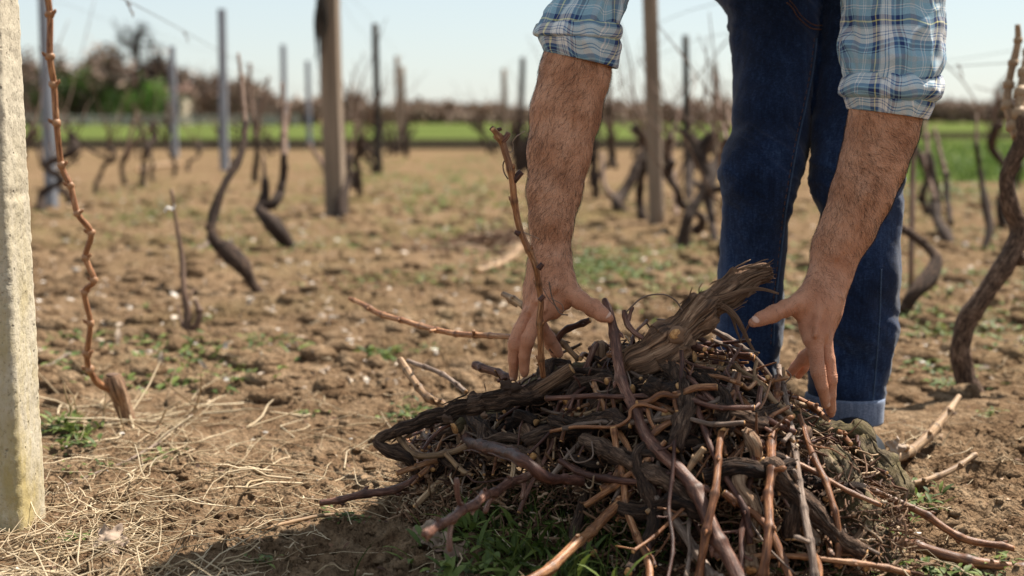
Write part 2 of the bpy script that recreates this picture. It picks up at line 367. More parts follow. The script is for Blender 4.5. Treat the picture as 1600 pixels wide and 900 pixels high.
def plaid(name, obj=False):
    k = NT(name)
    if obj:
        s = k.n('SeparateXYZ', {'Vector': k.coord()}); us, vs = s.outputs[0], k.math('ADD', s.outputs[1], k.math('MULTIPLY', s.outputs[2], .35))
    else:
        s = k.n('SeparateXYZ', {'Vector': k.n('UVMap').outputs[0]}); us, vs = s.outputs[0], s.outputs[1]
    LB = (.30, .49, .60); NV = (.03, .055, .17); WH = (.84, .83, .80); YE = (.78, .72, .26); GB = (.42, .50, .55); MB_ = (.09, .19, .38)
    def stripes(x, per, off):
        f = k.math('FRACT', k.math('ADD', k.math('DIVIDE', x, per), off))
        st = [(0, LB), (.10, WH), (.115, LB), (.145, WH), (.16, LB), (.27, NV), (.345, YE), (.37, NV), (.43, GB), (.46, WH), (.53, MB_), (.545, WH), (.575, MB_), (.59, WH), (.66, MB_), (.71, LB), (.735, NV), (.79, LB), (.815, NV), (.83, LB), (.92, GB)]
        return k.ramp(f, st, 'CONSTANT')
    b = k.mix(.5, stripes(us, .098, .13), stripes(vs, .092, .31))
    c = k.coord(); n = k.noise(c, 700, 3, .7); n2 = k.noise(c, 40, 4, .6)
    b = k.mix(1.0, b, k.ramp(n, [(.3, sw(.85)), (.7, sw(1.12))]), 'MULTIPLY')
    k.p(Base_Color=b, Roughness=.85, Specular_IOR_Level=.15, Sheen_Weight=.1, Normal=k.bump(k.math('ADD', n, k.math('MULTIPLY', n2, 1.4)), .25, .002))
    t = k.n('BsdfTranslucent', {'Color': b}); mx = k.n('MixShader', {0: .18}); k.t.links.new(k.b.outputs[0], mx.inputs[1]); k.t.links.new(t.outputs[0], mx.inputs[2])
    k.t.links.new(mx.outputs[0], k.out.inputs[0]); return k.m
M['plaid'] = plaid('plaid_cotton'); M['plaid_body'] = plaid('plaid_cotton_back', True)
def denim(name, a, b_, d):
    k = NT(name); c = k.coord(); th = k.noise(k.mapv(c, (1,1,.12)), 520, 3, .7); th2 = k.noise(k.mapv(c, (1,1,.05)), 130, 3, .6); wear = k.noise(c, 7, 4, .6); wv = k.noise(k.mapv(c, (.3,.3,1)), 620, 2, .6)
    f = k.math('ADD', k.math('MULTIPLY', k.math('ADD', th, wv), .3), k.math('MULTIPLY', k.math('ADD', th2, wear), .22))
    b = k.ramp(f, [(.38, a), (.52, b_), (.66, d)])
    b = k.mix(1.0, b, k.ramp(wear, [(.35, sw(.78)), (.5, sw(1)), (.68, sw(1.4))]), 'MULTIPLY')
    k.p(Base_Color=b, Roughness=.9, Specular_IOR_Level=.12, Sheen_Weight=.15, Normal=k.bump(k.math('ADD', th, wv), .35, .0012)); return k.m
M['denim'] = denim('dark_denim', (.003, .007, .021), (.007, .018, .053), (.028, .056, .125))
M['denim_in'] = denim('denim_wrong_side', (.06, .08, .13), (.12, .15, .22), (.24, .28, .37))
M['thread'] = simple('orange_thread', (.16, .07, .025), .8, 200, .3, .2)
M['thread_blue'] = simple('blue_thread', (.05, .085, .15), .8, 200, .3, .2)
# ------------------------------------------------------------------ ground
def gh(x, y):
    """height of the worked soil"""
    x = np.asarray(x, float); y = np.asarray(y, float); d = np.hypot(x, y)
    fade = np.clip((13-d)/6, 0, 1)
    rough = np.clip(.55+1.1*fbm(x*1.3+4, y*1.3+9, 0, 2), .15, 1.0)
    rough = rough*(1-.75*np.exp(-((x+.40)/.30)**2-((y-2.75)/.38)**2))*(1-.5*np.exp(-((x-.95)/.25)**2-((y-2.1)/.25)**2))
    h = .022*fbm(x*.8, y*.8, 3.1, 3) + .012*fbm(x*4, y*4, 7.7, 3)
    b = np.abs(fbm(x*15, y*15, 1.3, 3)); h = h + (.010-.045*b)*rough
    b2 = np.abs(fbm(x*42, y*42, 4.3, 3)); h = h + (.009-.036*b2)*rough*np.clip((10-d)/4, 0, 1); b3 = np.abs(fbm(x*95, y*95, 6.3, 2)); h = h + (.003-.011*b3)*rough*np.clip((6-d)/3, 0, 1)
    h = h + .0015*fbm(x*170, y*170, 2.2, 2)*np.clip((5-d)/2, 0, 1)
    return h*fade - .004
def build_ground():
    r = np.concatenate([[0.0], np.geomspace(.15, 1.45, 30), np.geomspace(1.455, 5.0, 460), np.geomspace(5.03, 14, 230), np.geomspace(14.3, 2500, 90)])
    a = np.concatenate([np.linspace(-24, 24, 560), np.linspace(24.4, 80, 70), np.linspace(81, 278, 60), np.linspace(279, 335.6, 70)])  # degrees from straight ahead
    A = np.radians(a); m = len(a)
    X = r[:, None]*np.sin(A)[None]; Y = r[:, None]*np.cos(A)[None]; Z = gh(X, Y)
    V = np.stack([X, Y, Z], -1).reshape(-1, 3)
    i, j = np.meshgrid(np.arange(1, len(r)-1), np.arange(m), indexing='ij'); j2 = (j+1) % m
    Q = np.stack([i*m+j, (i+1)*m+j, (i+1)*m+j2, i*m+j2], -1).reshape(-1, 4)
    j = np.arange(m); T = np.stack([np.zeros(m, int), m+j, m+(j+1) % m], 1)
    b = MB(); b.add(V, Q, T); o = b.build('ground', M['soil']); me = o.data
    if me.polygons[1000].normal.z < 0: me.flip_normals()
    tag(o, kind='structure')
build_ground()
def flat(name, poly, z, mat):
    b = MB(); v = np.array([[x, y, z] for x, y in poly]); b.add(v, [[0, 1, 2, 3]]); o = b.build(name, mat)
    if o.data.polygons[0].normal.z < 0: o.data.flip_normals()
    return tag(o, kind='structure')
flat('green_field', [(-140, 42), (-140, 190), (9.6, 190), (9.6, 42)], .006, M['field'])
flat('near_field', [(3.7, 13.5), (11.5, 42), (60, 42), (60, 13.5)], .006, M['field'])
flat('far_field', [(9.6, 62), (9.6, 230), (160, 230), (160, 62)], .006, M['field'])
flat('dirt_track', [(-140, 28), (-140, 42), (11.5, 42), (7.8, 28)], .010, M['track'])
flat('dirt_strip', [(11.5, 42), (9.6, 62), (160, 62), (160, 42)], .010, M['track'])

def scatter(n, fn):
    x, y = fn(n); return np.stack([x, y, gh(x, y)], 1)
def fan(y0, y1, pw=1.0, half=.40):
    def f(n):
        y = y0*(y1/y0)**(rng.random(n)**pw); return y*rng.uniform(-half, half, n), y
    return f
# soil clods
b = MB(); V1, T1 = ICO[1]; V2, T2 = ICO[2]
def put_blobs(mb, base, size, VT, flat_=.7, rough=.55, rnd=None):
    V, T = VT; m = len(base); nse = 1+rough*fbm(V[None,:,0]*2.2+np.arange(m)[:,None]*3.7, V[None,:,1]*2.2+0*base[:, :1], V[None,:,2]*2.2, 2)
    sx = size[:, None, None]*np.stack([rng.uniform(.7, 1.3, m), rng.uniform(.7, 1.3, m), rng.uniform(.7, 1.1, m)*flat_], 1)[:, None]
    W = V[None]*nse[..., None]*sx
    th = rng.random(m)*6.28; c, s = np.cos(th)[:, None], np.sin(th)[:, None]
    W = np.stack([W[..., 0]*c-W[..., 1]*s, W[..., 0]*s+W[..., 1]*c, W[..., 2]], -1) + base[:, None]
    mb.add(W.reshape(-1, 3), None, (T[None]+(np.arange(m)*len(V))[:, None, None]).reshape(-1, 3), None, np.repeat(rng.random(m) if rnd is None else rnd, len(V)))
p = scatter(9000, fan(1.45, 7)); keep = fbm(p[:,0]*1.3+4, p[:,1]*1.3+9, 0, 2)+rng.normal(0, .25, len(p)) > -.12; p = p[keep]
put_blobs(b, p, .0022+.011*rng.random(len(p))**3.2, (V2, T2))
p = scatter(5200, fan(3.0, 13)); put_blobs(b, p, .006+.042*rng.random(len(p))**3.5, (V2, T2))
tag(b.build('soil_clods', M['soil']), kind='stuff')
b = MB(); p = scatter(420, fan(3.2, 12)); put_blobs(b, p, .005+.013*rng.random(len(p))**2.5, (V1, T1), .5)
p = scatter(60, fan(1.7, 2.8)); put_blobs(b, p, .002+.004*rng.random(len(p))**2, (V2, T2), .6)
tag(b.build('pebbles', M['pebble']), kind='stuff')
# straw and dry stems
def straws(mb, base, L, rad, lift=.010, n=6, curl=.25):
    m = len(base); th = rng.random(m)*math.pi*2; P_ = np.zeros((m, n, 3)); x = base[:, 0].copy(); y = base[:, 1].copy()
    k = rng.normal(0, curl, m)*(rng.random(m) < .5)
    for i in range(n):
        P_[:, i, 0] = x; P_[:, i, 1] = y
        x = x+np.cos(th)*L/(n-1); y = y+np.sin(th)*L/(n-1); th = th+k*.6+rng.normal(0, curl, m)*(rng.random(m) < .35)*2
    up = rng.random(m)**3*lift*3
    z = gh(P_[..., 0], P_[..., 1]); zz = np.maximum(z, z.mean(1, keepdims=True))
    P_[..., 2] = zz + .0025 + (up+lift*.3)[:, None]*np.linspace(0, 1, n)[None]
    batch_tubes(mb, P_, rad[:, None]*np.array([1, 1, .95, .9, .75, .5])[None, :n], 4)
b = MB()
p = scatter(1700, fan(1.6, 9)); straws(b, p, .02+.09*rng.random(len(p))**2, .0005+.0009*rng.random(len(p))**2)
def px_scatter(n, u0, u1, v0, v1):
    q = np.array([G(rng.uniform(u0, u1), rng.uniform(v0, v1)) for _ in range(n)]); q[:, 2] = gh(q[:, 0], q[:, 1]); return q
for n_, box in ((210, (-60, 260, 760, 930)), (150, (30, 380, 690, 900)), (90, (0, 480, 830, 980)), (60, (120, 300, 610, 690)), (90, (620, 760, 690, 800)), (70, (380, 620, 640, 800))):
    p = px_scatter(n_, *box); straws(b, p, .04+.12*rng.random(n_), .0006+.0009*rng.random(n_)**2, .016)
tag(b.build('dry_straw', M['straw']), kind='stuff')
b = MB(); p = px_scatter(46, 90, 330, 615, 690); straws(b, p, .07+.13*rng.random(46), .0013+.0012*rng.random(46), .03)
p = px_scatter(40, 180, 520, 600, 760); straws(b, p, .05+.12*rng.random(40), .001+.0015*rng.random(40), .01)
tag(b.build('dry_grass_stems', M['straw']), kind='stuff')
# small bits of bark and leaf on the soil
b = MB(); m = 4200; p = scatter(m, fan(1.5, 9)); d = rng.normal(size=(m, 3)); d[:, 2] *= .25
up = np.tile([0, 0, 1.], (m, 1))+rng.normal(0, .35, (m, 3)); batch_leaves(b, p+[0, 0, .002], d, up, .004+.016*rng.random(m)**2, .002+.007*rng.random(m), .5)
tag(b.build('plant_litter', M['litter']), kind='stuff')
b = MB(); m = 2200; p = scatter(m, fan(3.2, 14)); d = rng.normal(size=(m, 3)); d[:, 2] = np.abs(d[:, 2])*.4
up = np.tile([0, 0, 1.], (m, 1))+rng.normal(0, .5, (m, 3)); batch_leaves(b, p+[0, 0, .003], d, up, .012+.035*rng.random(m)**2, .006+.018*rng.random(m)**2, .5)
tag(b.build('pale_leaf_litter', stuff_mat('pale_litter', [(.05, (.2, .14, .10)), (.5, (.42, .34, .26)), (.9, (.68, .62, .55))], .8, 60)), kind='stuff')
# weeds
def weeds(mb, centres, spread, nleaf, L, W, upright=.6):
    bs, ds, us, Ls, Ws = [], [], [], [], []
    for (cx, cy) in centres:
        k = rng.integers(max(2, nleaf//2), nleaf+1); a = rng.random(k)*6.28; rr = np.abs(rng.normal(0, spread, k))
        x = cx+np.cos(a)*rr; y = cy+np.sin(a)*rr; bs.append(np.stack([x, y, gh(x, y)+.001+.5*L*rng.random(k)*upright], 1))
        a2 = a+rng.normal(0, .6, k); e = rng.uniform(.1, 1.2, k)*upright
        ds.append(np.stack([np.cos(a2)*np.cos(e), np.sin(a2)*np.cos(e), np.sin(e)], 1)); us.append(np.stack([-.3*np.cos(a2), -.3*np.sin(a2), np.ones(k)], 1)+rng.normal(0, .2, (k, 3)))
        Ls.append(L*rng.uniform(.5, 1.3, k)); Ws.append(W*rng.uniform(.6, 1.3, k))
    batch_leaves(mb, np.vstack(bs), np.vstack(ds), np.vstack(us), np.concatenate(Ls), np.concatenate(Ws), .35)
b = MB()
def cl(u, v, su, sv, n): return [tuple(G(rng.normal(u, su), rng.normal(v, sv))[:2]) for _ in range(n)]
weeds(b, cl(115, 672, 20, 10, 26), .012, 9, .026, .009, .9); weeds(b, cl(118, 835, 20, 5, 8), .01, 7, .018, .008)
weeds(b, cl(590, 553, 12, 5, 12), .02, 9, .03, .012); weeds(b, cl(640, 642, 28, 6, 16), .012, 8, .018, .008); weeds(b, cl(400, 872, 14, 3, 7), .008, 7, .016, .006)
weeds(b, cl(545, 800, 18, 4, 12), .008, 7, .013, .006); weeds(b, cl(345, 590, 40, 10, 6), .01, 6, .02, .008); weeds(b, cl(145, 720, 22, 8, 7), .01, 6, .014, .006)
weeds(b, cl(1395, 800, 35, 14, 22), .01, 8, .026, .008, .9); weeds(b, cl(1480, 885, 60, 8, 26), .012, 8, .020, .008); weeds(b, cl(1300, 850, 60, 30, 22), .012, 8, .03, .009, .9)
weeds(b, cl(940, 420, 60, 14, 60), .05, 9, .045, .018); weeds(b, cl(860, 400, 50, 20, 40), .05, 8, .04, .016); weeds(b, cl(740, 370, 40, 12, 30), .06, 8, .05, .02)
weeds(b, cl(1440, 500, 60, 20, 26), .05, 8, .04, .014); weeds(b, cl(700, 285, 60, 30, 90), .15, 10, .07, .03); weeds(b, cl(250, 325, 60, 15, 40), .08, 9, .05, .02)
weeds(b, cl(550, 265, 40, 14, 50), .15, 10, .07, .03); weeds(b, cl(1000, 480, 60, 16, 20), .03, 7, .03, .012); weeds(b, cl(1450, 300, 80, 10, 60), .15, 9, .08, .03)
for u, v in ((250, 700), (480, 640), (560, 380), (230, 470), (330, 500), (110, 560), (700, 600), (470, 470), (660, 545), (1480, 590), (1550, 640), (560, 330)): weeds(b, cl(u, v, 8, 4, 5), .015, 7, .018, .008)
c0 = np.stack(fan(3.2, 16)(2200), 1); c0 = c0[fbm(c0[:, 0]*.9, c0[:, 1]*.9, 5, 2) > .02]; weeds(b, [tuple(q) for q in c0[:1100]], .05, 7, .035, .014)
tag(b.build('weed_cover', M['weed']), kind='stuff')
b = MB()   # taller weeds and grass growing under the front of the pile
weeds(b, cl(850, 850, 75, 30, 40), .016, 9, .045, .009, 1.1); weeds(b, cl(800, 880, 60, 20, 36), .02, 8, .035, .011, .8); weeds(b, cl(1010, 840, 60, 30, 30), .02, 8, .05, .008, 1.2); weeds(b, cl(720, 840, 20, 14, 8), .012, 7, .035, .009, 1.0)
m = 170; q = np.array([G(rng.normal(880, 85), rng.normal(860, 26)) for _ in range(m)]); q[:, 2] = gh(q[:, 0], q[:, 1])
L = .03+.06*rng.random(m); a = rng.random(m)*6.28; lean = rng.uniform(.1, .7, m); t = np.linspace(0, 1, 5)[None]
Pg = np.stack([q[:, :1]+np.cos(a)[:, None]*lean[:, None]*L[:, None]*t**1.6, q[:, 1:2]+np.sin(a)[:, None]*lean[:, None]*L[:, None]*t**1.6, q[:, 2:]+L[:, None]*t*(1-.25*lean[:, None]*t)], -1)
batch_tubes(b, Pg, .0012*np.array([1, 1, .85, .6, .15])[None]*np.ones((m, 1)), 3)
tag(b.build('weeds_under_pile', M['weed']), kind='stuff')
b = MB(); m = 5000; q = np.zeros((m, 3)); q[:, 1] = 13.5*(34/13.5)**rng.random(m); q[:, 0] = 3.8+(q[:, 1]-13.5)*.27+rng.random(m)*(q[:, 1]*.2+1)
a = rng.random(m)*6.28; e = rng.uniform(.8, 1.5, m); batch_leaves(b, q, np.stack([np.cos(a)*np.cos(e), np.sin(a)*np.cos(e), np.sin(e)], 1), rng.normal(size=(m, 3)), .06+.1*rng.random(m), .02+.02*rng.random(m), .4)
tag(b.build('field_grass', M['grass']), kind='stuff')
# ------------------------------------------------------------------ posts, wires, vines, far trees
def gz(x, y): return float(gh(np.array([x]), np.array([y]))[0])
def post(ub, vb, ut, vt, wpx, mat, name, label, cat='post', group=None, square=False, rz=.6):
    base = G(ub, vb); Y = base[1]; top = P(ut, vt, Y); rad = wpx*Y/FPX/2; h = top[2]
    b = MB(); n = 9
    z = np.linspace(-.12, h, n); x = np.interp(z, [0, h], [base[0], top[0]]); pp = np.stack([x, Y+.01*np.sin(z*3), z], 1)
    if square:
        b.tube(pp-base+[0, 0, 0], rad*1.25*np.linspace(1, .9, n), 4, cap=True)
        o = b.build(name, mat, smooth=False)
        bm = o.modifiers.new('bevel', 'BEVEL'); bm.width = rad*.12; bm.segments = 2
    else:
        b.tube(pp-base, rad*np.linspace(1.04, .94, n), 12, disp=lambda th, s, r: r*.06*vn(np.cos(th)*1.5, np.sin(th)*1.5, s*5)); o = b.build(name, mat)
    o.location = base
    if square: o.rotation_euler.z = rz
    return tag(o, label, cat, group), base, h
LP = 'trellis posts of the vineyard rows'
post(81, 322, 66, -70, 17, M['zinc'], 'metal_post', 'grey metal trellis post close behind the concrete post at the left edge', group=LP, square=True, rz=.4)
post(274, 245, 268, 72, 10, M['zinc'], 'metal_post', 'thin hazy metal post below the bare tree, left of the two taller grey posts', group=LP, square=True)
post(351, 266, 346, 14, 13, M['zinc'], 'metal_post', 'tall grey metal post left of the dark S-shaped vine trunk', group=LP, square=True)
post(445, 236, 442, 70, 9, M['zinc'], 'metal_post', 'pale metal post just left of the broad square post', group=LP, square=True)
post(484, 232, 480, 95, 8, M['zinc'], 'metal_post', 'faint short metal post close to the left face of the broad square post', group=LP, square=True)
post(526, 338, 511, -60, 33, M['greywood'], 'trellis_post', 'broad square brown post with a sunlit right edge, left of the middle of the row', group=LP, square=True, rz=.55)
post(592, 270, 586, 37, 11, M['darkwood'], 'trellis_post', 'black narrow wooden post standing alone right of the broad square post', group=LP)
post(623, 238, 620, 88, 8, M['greywood'], 'trellis_post', 'distant brown post, left one of a close pair', group=LP)
post(632, 240, 629, 104, 8, M['greywood'], 'trellis_post', 'distant brown post, shorter right one of a close pair', group=LP)
post(789, 244, 787, 108, 8, M['greywood'], 'trellis_post', 'distant post left of the forearm, shorter and paler of two', group=LP)
post(812, 254, 817, 90, 9, M['darkwood'], 'trellis_post', 'distant dark post touching the edge of the forearm on the left of the photo', group=LP)
post(953, 262, 951, 105, 8, M['greywood'], 'trellis_post', 'thin distant post just right of the forearm under the rolled plaid cuff', group=LP)
post(1026, 350, 1014, -60, 25, M['greywood'], 'trellis_post', 'thick brown weathered wooden post between the two arms', group=LP)
post(1074, 288, 1071, 55, 11, M['darkwood'], 'trellis_post', 'black narrow post between the thick brown post and the jeans', group=LP)
post(1118, 275, 1116, 98, 8, M['greywood'], 'trellis_post', 'short thin post closest to the jeans', group=LP)
# dark rag of bark hanging on the broad post
b = MB(); m = 14
for i in range(m):
    q0 = P(500+rng.uniform(-5, 3), -20+rng.uniform(0, 30), 8.62); q1 = q0+[rng.uniform(-.03, .02), 0, -.15-.3*rng.random()]
    b.tube(cr([q0, (q0+q1)/2+rng.normal(0, .012, 3), q1], n=8), .01*np.linspace(1, .3, 8), 5)
tag(b.build('torn_twine', M['darkwood']), 'dark frayed twine and bark hanging from the left side of the broad square post', 'twine')
def wire(pl, name, label, r=.0014, group='trellis wires'):
    q = cr(np.array(pl), n=60); b = MB(); b.tube(q, r, 5); return tag(b.build(name, M['wire']), label, 'wire', group)
ww = wire([P(60, -60, 2.6), P(200, 2, 4.2), P(290, 50, 6.2), P(352, 84, 9), P(440, 128, 17), P(520, 150, 30)], 'trellis_wire', 'slack trellis wire sloping down from the top left past the bare tree', .0016)
wire([P(-60, -90, 3.0), P(160, -60, 5), P(516, -18, 8.6), P(588, 40, 16.8), P(626, 92, 27)], 'trellis_wire', 'faint wire running to the top of the black narrow post')
wire([P(1500, -160, 3.0), P(1300, -40, 5.2), P(1020, 42, 8.2), P(950, 108, 20), P(816, 92, 40)], 'trellis_wire', 'faint wire crossing the sky between the thick brown post and the jeans')
wire([P(1440, 108, 6.0), P(1500, 103, 5.5), P(1600, 97, 4.8), P(1720, 90, 4)], 'trellis_wire', 'wire behind the plaid sleeve running to the large vine at the right edge')
# tendrils wound round the wires
b = MB()
for (u, v, Y) in ((202, 3, 4.2), (290, 50, 6.2), (375, 95, 11), (1500, 103, 5.5)):
    c = P(u, v, Y); t = np.linspace(0, 5*math.pi, 34)
    b.tube(np.stack([c[0]+.02*(t/15-.5), c[1]+.006*np.cos(t), c[2]+.006*np.sin(t)-.0006*t*t*.3], 1), .0024, 5)
tag(b.build('dry_tendrils', M['bgcane']), 'dried tendrils curled round the trellis wires', kind='stuff')

def vine_strip(mb, pl, step=.012, kn=.3, sides=14, ns=.30):
    """pl rows (u, v, Y, r_px)"""
    A = np.array([[*P(a[0], a[1], a[2]), a[3]*a[2]/FPX] for a in pl]); q = cr(A, step=step); s = np.r_[0, np.cumsum(np.linalg.norm(np.diff(q[:, :3], axis=0), axis=1))]
    sd = float(rng.random()*50); r = q[:, 3]*(1+kn*fbm(s*9+sd, sd, 0, 3))
    mb.tube(q[:, :3], np.maximum(r, .0008), sides, disp=lambda th, ss, rr: rr*ns*(fbm(np.cos(th)*2.2+sd, np.sin(th)*2.2, ss*10, 3)+.7*(.4-np.abs(fbm(np.cos(th)*3.5+sd, np.sin(th)*3.5, ss*26, 3)))))
    return q
VG = 'pruned vines of the vineyard'
def vine(name, label, trunks, canes=(), mt='bgvine', mc='bgcane', base=None, cat='vine', group=VG, kn=.3):
    t0 = trunks[0][-1]; loc = P(t0[0], t0[1], t0[2]) if base is None else base
    o = empty(name, loc); tag(o, label, cat, group)
    for ti, t in enumerate(trunks):
        t = [(a[0], a[1], a[2], a[3]*.86) for a in t]
        if ti == 0: g_ = P(*t[-1][:3]); t = t+[(t[-1][0]+2, t[-1][1]+max(8, .10*FPX/t[-1][2]*.5), t[-1][2], t[-1][3]*1.15)]
        b = MB(); q = vine_strip(b, t, .02 if t[0][2] > 4 else .006, kn*1.3)
        for _ in range(5): i = rng.integers(1, len(q)-1); a_ = rng.random()*6.28; b.blob(q[i, :3]+np.array([math.cos(a_), -.5, math.sin(a_)])*q[i, 3]*.6, q[i, 3]*rng.uniform(.5, .9), 2, .5, i)
        adopt(b.build('trunk', M[mt]), o)
    for c in canes:
        b = MB(); q = vine_strip(b, c, .02 if c[0][2] > 4 else .006, .15, 8, .05)
        if c[0][2] < 9:
            for k in range(6, len(q)-4, 9): b.blob(q[k, :3], q[k, 3]*1.6, 1)
        adopt(b.build('cane', M[mc]), o)
    return o
Y1 = 4.94
vine('grape_vine', 'dark S-shaped vine trunk leaning over the soil, in the left third', mt='old', trunks=
     [[(385, 190, 5.3, 6), (376, 240, 5.2, 7), (350, 290, 5.1, 7), (333, 335, 5.05, 8), (332, 372, 5, 11), (352, 392, 5, 17), (375, 412, 4.95, 15), (392, 440, Y1, 9), (408, 463, Y1, 9)]],
     canes=[[(372, 84, 5.6, 2.5), (378, 130, 5.5, 3), (384, 196, 5.3, 4)], [(352, 395, 5, 4), (330, 378, 5, 3), (322, 372, 4.98, 2)]])
vine('grape_vine', 'blackish forked vine stump right of the S-shaped vine, left of the broad square post',
     [[(444, 240, 6.7, 6), (442, 285, 6.7, 8), (428, 318, 6.6, 9), (405, 325, 6.6, 9), (425, 350, 6.5, 13), (445, 375, 6.5, 11), (462, 398, 6.5, 7)], [(414, 280, 6.7, 6), (413, 310, 6.65, 8), (405, 330, 6.6, 8)]],
     [[(440, 130, 7, 2.5), (443, 190, 6.9, 4), (444, 246, 6.7, 5)], [(452, 160, 7.2, 2), (447, 210, 7, 3), (444, 240, 6.8, 4)], [(412, 245, 6.8, 2), (414, 285, 6.7, 4)]])
vine('grape_vine', 'short dark vine stump leaning against the foot of the broad square post',
     [[(548, 240, 8.9, 3), (544, 280, 8.8, 6), (535, 310, 8.7, 13), (534, 345, 8.6, 14)]], [[(482, 225, 9.6, 3), (500, 250, 9.4, 4), (520, 290, 9, 5), (530, 320, 8.7, 6)], [(556, 190, 9, 2), (548, 245, 8.9, 2.6)]])
vine('grape_vine', 'dim reddish canes of a vine beyond the tall grey metal post',
     [[(196, 240, 13, 4), (190, 262, 13, 4), (194, 282, 13, 4)]], [[(215, 175, 13.2, 3), (205, 205, 13.1, 3), (196, 245, 13, 3)], [(235, 200, 13.1, 3), (210, 225, 13, 3), (197, 250, 13, 3)]])
vine('grape_vine', 'tall brown blurred canes rising left of the pale metal post',
     [[(398, 210, 12, 4), (402, 240, 12, 5), (398, 275, 12, 5)]], [[(390, 100, 12.3, 3), (392, 150, 12.2, 3), (398, 215, 12, 4)], [(420, 120, 12.2, 2.5), (408, 170, 12.1, 3), (400, 220, 12, 3)]])
vine('grape_vine', 'slender dark vine right of the black narrow post, near the distant pair of posts',
     [[(610, 195, 24, 3), (614, 220, 24, 4), (616, 240, 24, 4)], [(636, 190, 22, 3), (634, 225, 22, 4), (636, 245, 22, 4)]], mt='bgvine')
vine('grape_vine', 'dark bushy vine stump beside the distant posts left of the forearm',
     [[(815, 190, 16, 6), (808, 215, 16, 9), (812, 262, 16, 10)], [(826, 205, 15.5, 6), (822, 235, 15.5, 9), (824, 265, 15.5, 9)]], [[(800, 195, 16, 3), (806, 220, 16, 3)]])
vine('grape_vine', 'blackish vine stump leaning left, just left of the thick brown post',
     [[(1004, 240, 9.6, 7), (990, 275, 9.5, 9), (972, 305, 9.4, 11), (964, 318, 9.3, 12), (978, 340, 9.2, 8)]], [[(1012, 190, 9.8, 3), (1008, 215, 9.7, 4), (1003, 244, 9.6, 5)], [(965, 315, 9.3, 5), (945, 290, 9.4, 4), (940, 240, 9.6, 3)]])
vine('grape_vine', 'thin upright dark vine between the forearm and the leaning stump',
     [[(930, 215, 11, 5), (928, 255, 11, 7), (932, 305, 11, 6)], [(951, 160, 11.5, 3), (954, 220, 11.4, 4), (962, 262, 11.2, 4)]])
vine('grape_vine', 'dark vine wrapped round the foot of the black narrow post near the jeans',
     [[(1084, 215, 10.8, 6), (1088, 238, 10.8, 9), (1078, 260, 10.7, 8), (1076, 320, 10.3, 5)]], [[(1052, 200, 9.9, 3), (1048, 240, 9.8, 4), (1054, 290, 9.5, 4), (1058, 345, 9, 4)], [(1062, 170, 10, 3), (1050, 220, 9.8, 3)]])
vine('grape_vine', 'knotty dark vine with side arms, closest to the left edge of the jeans',
     [[(1136, 215, 7.4, 5), (1128, 240, 7.4, 7), (1112, 270, 7.3, 9), (1106, 295, 7.2, 12), (1110, 330, 7.1, 9), (1118, 382, 6.9, 8)], [(1085, 285, 7.3, 5), (1098, 292, 7.2, 6), (1125, 295, 7.1, 6), (1142, 285, 7.1, 5)]],
     [[(1118, 120, 7.9, 3), (1122, 160, 7.8, 3), (1134, 220, 7.4, 4)], [(1136, 168, 7.7, 3), (1140, 200, 7.5, 4)]], kn=.4)
vine('grape_vine', 'black twisted vine trunk lying low behind the right leg', mt='old', trunks=
     [[(1402, 352, 4.5, 6), (1432, 372, 4.45, 8), (1462, 402, 4.4, 11), (1452, 432, 4.35, 19), (1428, 458, 4.3, 14), (1410, 492, 4.3, 11), (1402, 505, 4.3, 9)]])
vine('grape_vine', 'dark forked vine in front of the green field at the right',
     [[(1452, 240, 7.6, 6), (1462, 300, 7.5, 8), (1464, 340, 7.3, 10), (1486, 382, 7, 9)], [(1478, 270, 7.5, 5), (1480, 310, 7.4, 6), (1486, 350, 7.2, 6)]], [[(1445, 190, 7.8, 3), (1450, 245, 7.6, 4)], [(1460, 200, 7.8, 2.6), (1478, 275, 7.5, 4)], [(1442, 240, 7.7, 3), (1462, 315, 7.4, 4)]])
vine('grape_vine', 'slim dark vine between the forked vine and the large vine at the right edge',
     [[(1525, 225, 6.9, 4), (1532, 270, 6.9, 5), (1540, 320, 6.8, 7), (1546, 360, 6.7, 6), (1532, 402, 6.6, 6)]], [[(1526, 180, 7, 2), (1525, 230, 6.9, 3)]])
vine('grape_vine', 'large gnarled vine with a thick curving trunk at the right edge', mt='old', trunks=
     [[(1598, 180, 3.2, 9), (1594, 225, 3.2, 12), (1574, 275, 3.2, 14), (1580, 320, 3.2, 15), (1592, 362, 3.2, 16), (1572, 410, 3.18, 17), (1538, 462, 3.17, 18), (1512, 500, 3.17, 19), (1500, 545, 3.17, 19), (1506, 585, 3.17, 18), (1516, 612, 3.17, 22)],
      [(1650, 395, 3.2, 10), (1620, 402, 3.2, 11), (1590, 405, 3.18, 12)]],
     canes=[[(1590, 38, 3.3, 4), (1590, 68, 3.3, 5), (1578, 120, 3.28, 6), (1574, 165, 3.25, 7), (1590, 215, 3.2, 9)], [(1612, 60, 3.3, 6), (1600, 120, 3.26, 8), (1594, 170, 3.22, 9), (1596, 215, 3.2, 10)]], mc='cane_pale', kn=.22)
LM = [(35, 'the concrete post'), (80, 'the nearest metal post'), (140, 'the big bush'), (205, 'the tall bare tree'), (272, 'the cream house'), (351, 'the tall grey metal post'), (398, 'the tall brown canes'), (443, 'the pale metal post'), (484, 'the faint short post'), (526, 'the broad square post'), (590, 'the black narrow post'), (627, 'the close post pair'), (710, 'the open alley'), (788, 'the two distant posts'), (850, 'the left forearm'), (951, 'the post under the cuff'), (1018, 'the thick brown post'), (1073, 'the second black post'), (1118, 'the short thin post'), (1160, 'the jeans'), (1425, 'the thin stake'), (1470, 'the forked vine'), (1530, 'the slim vine'), (1590, 'the large vine')]
seen_at = {}
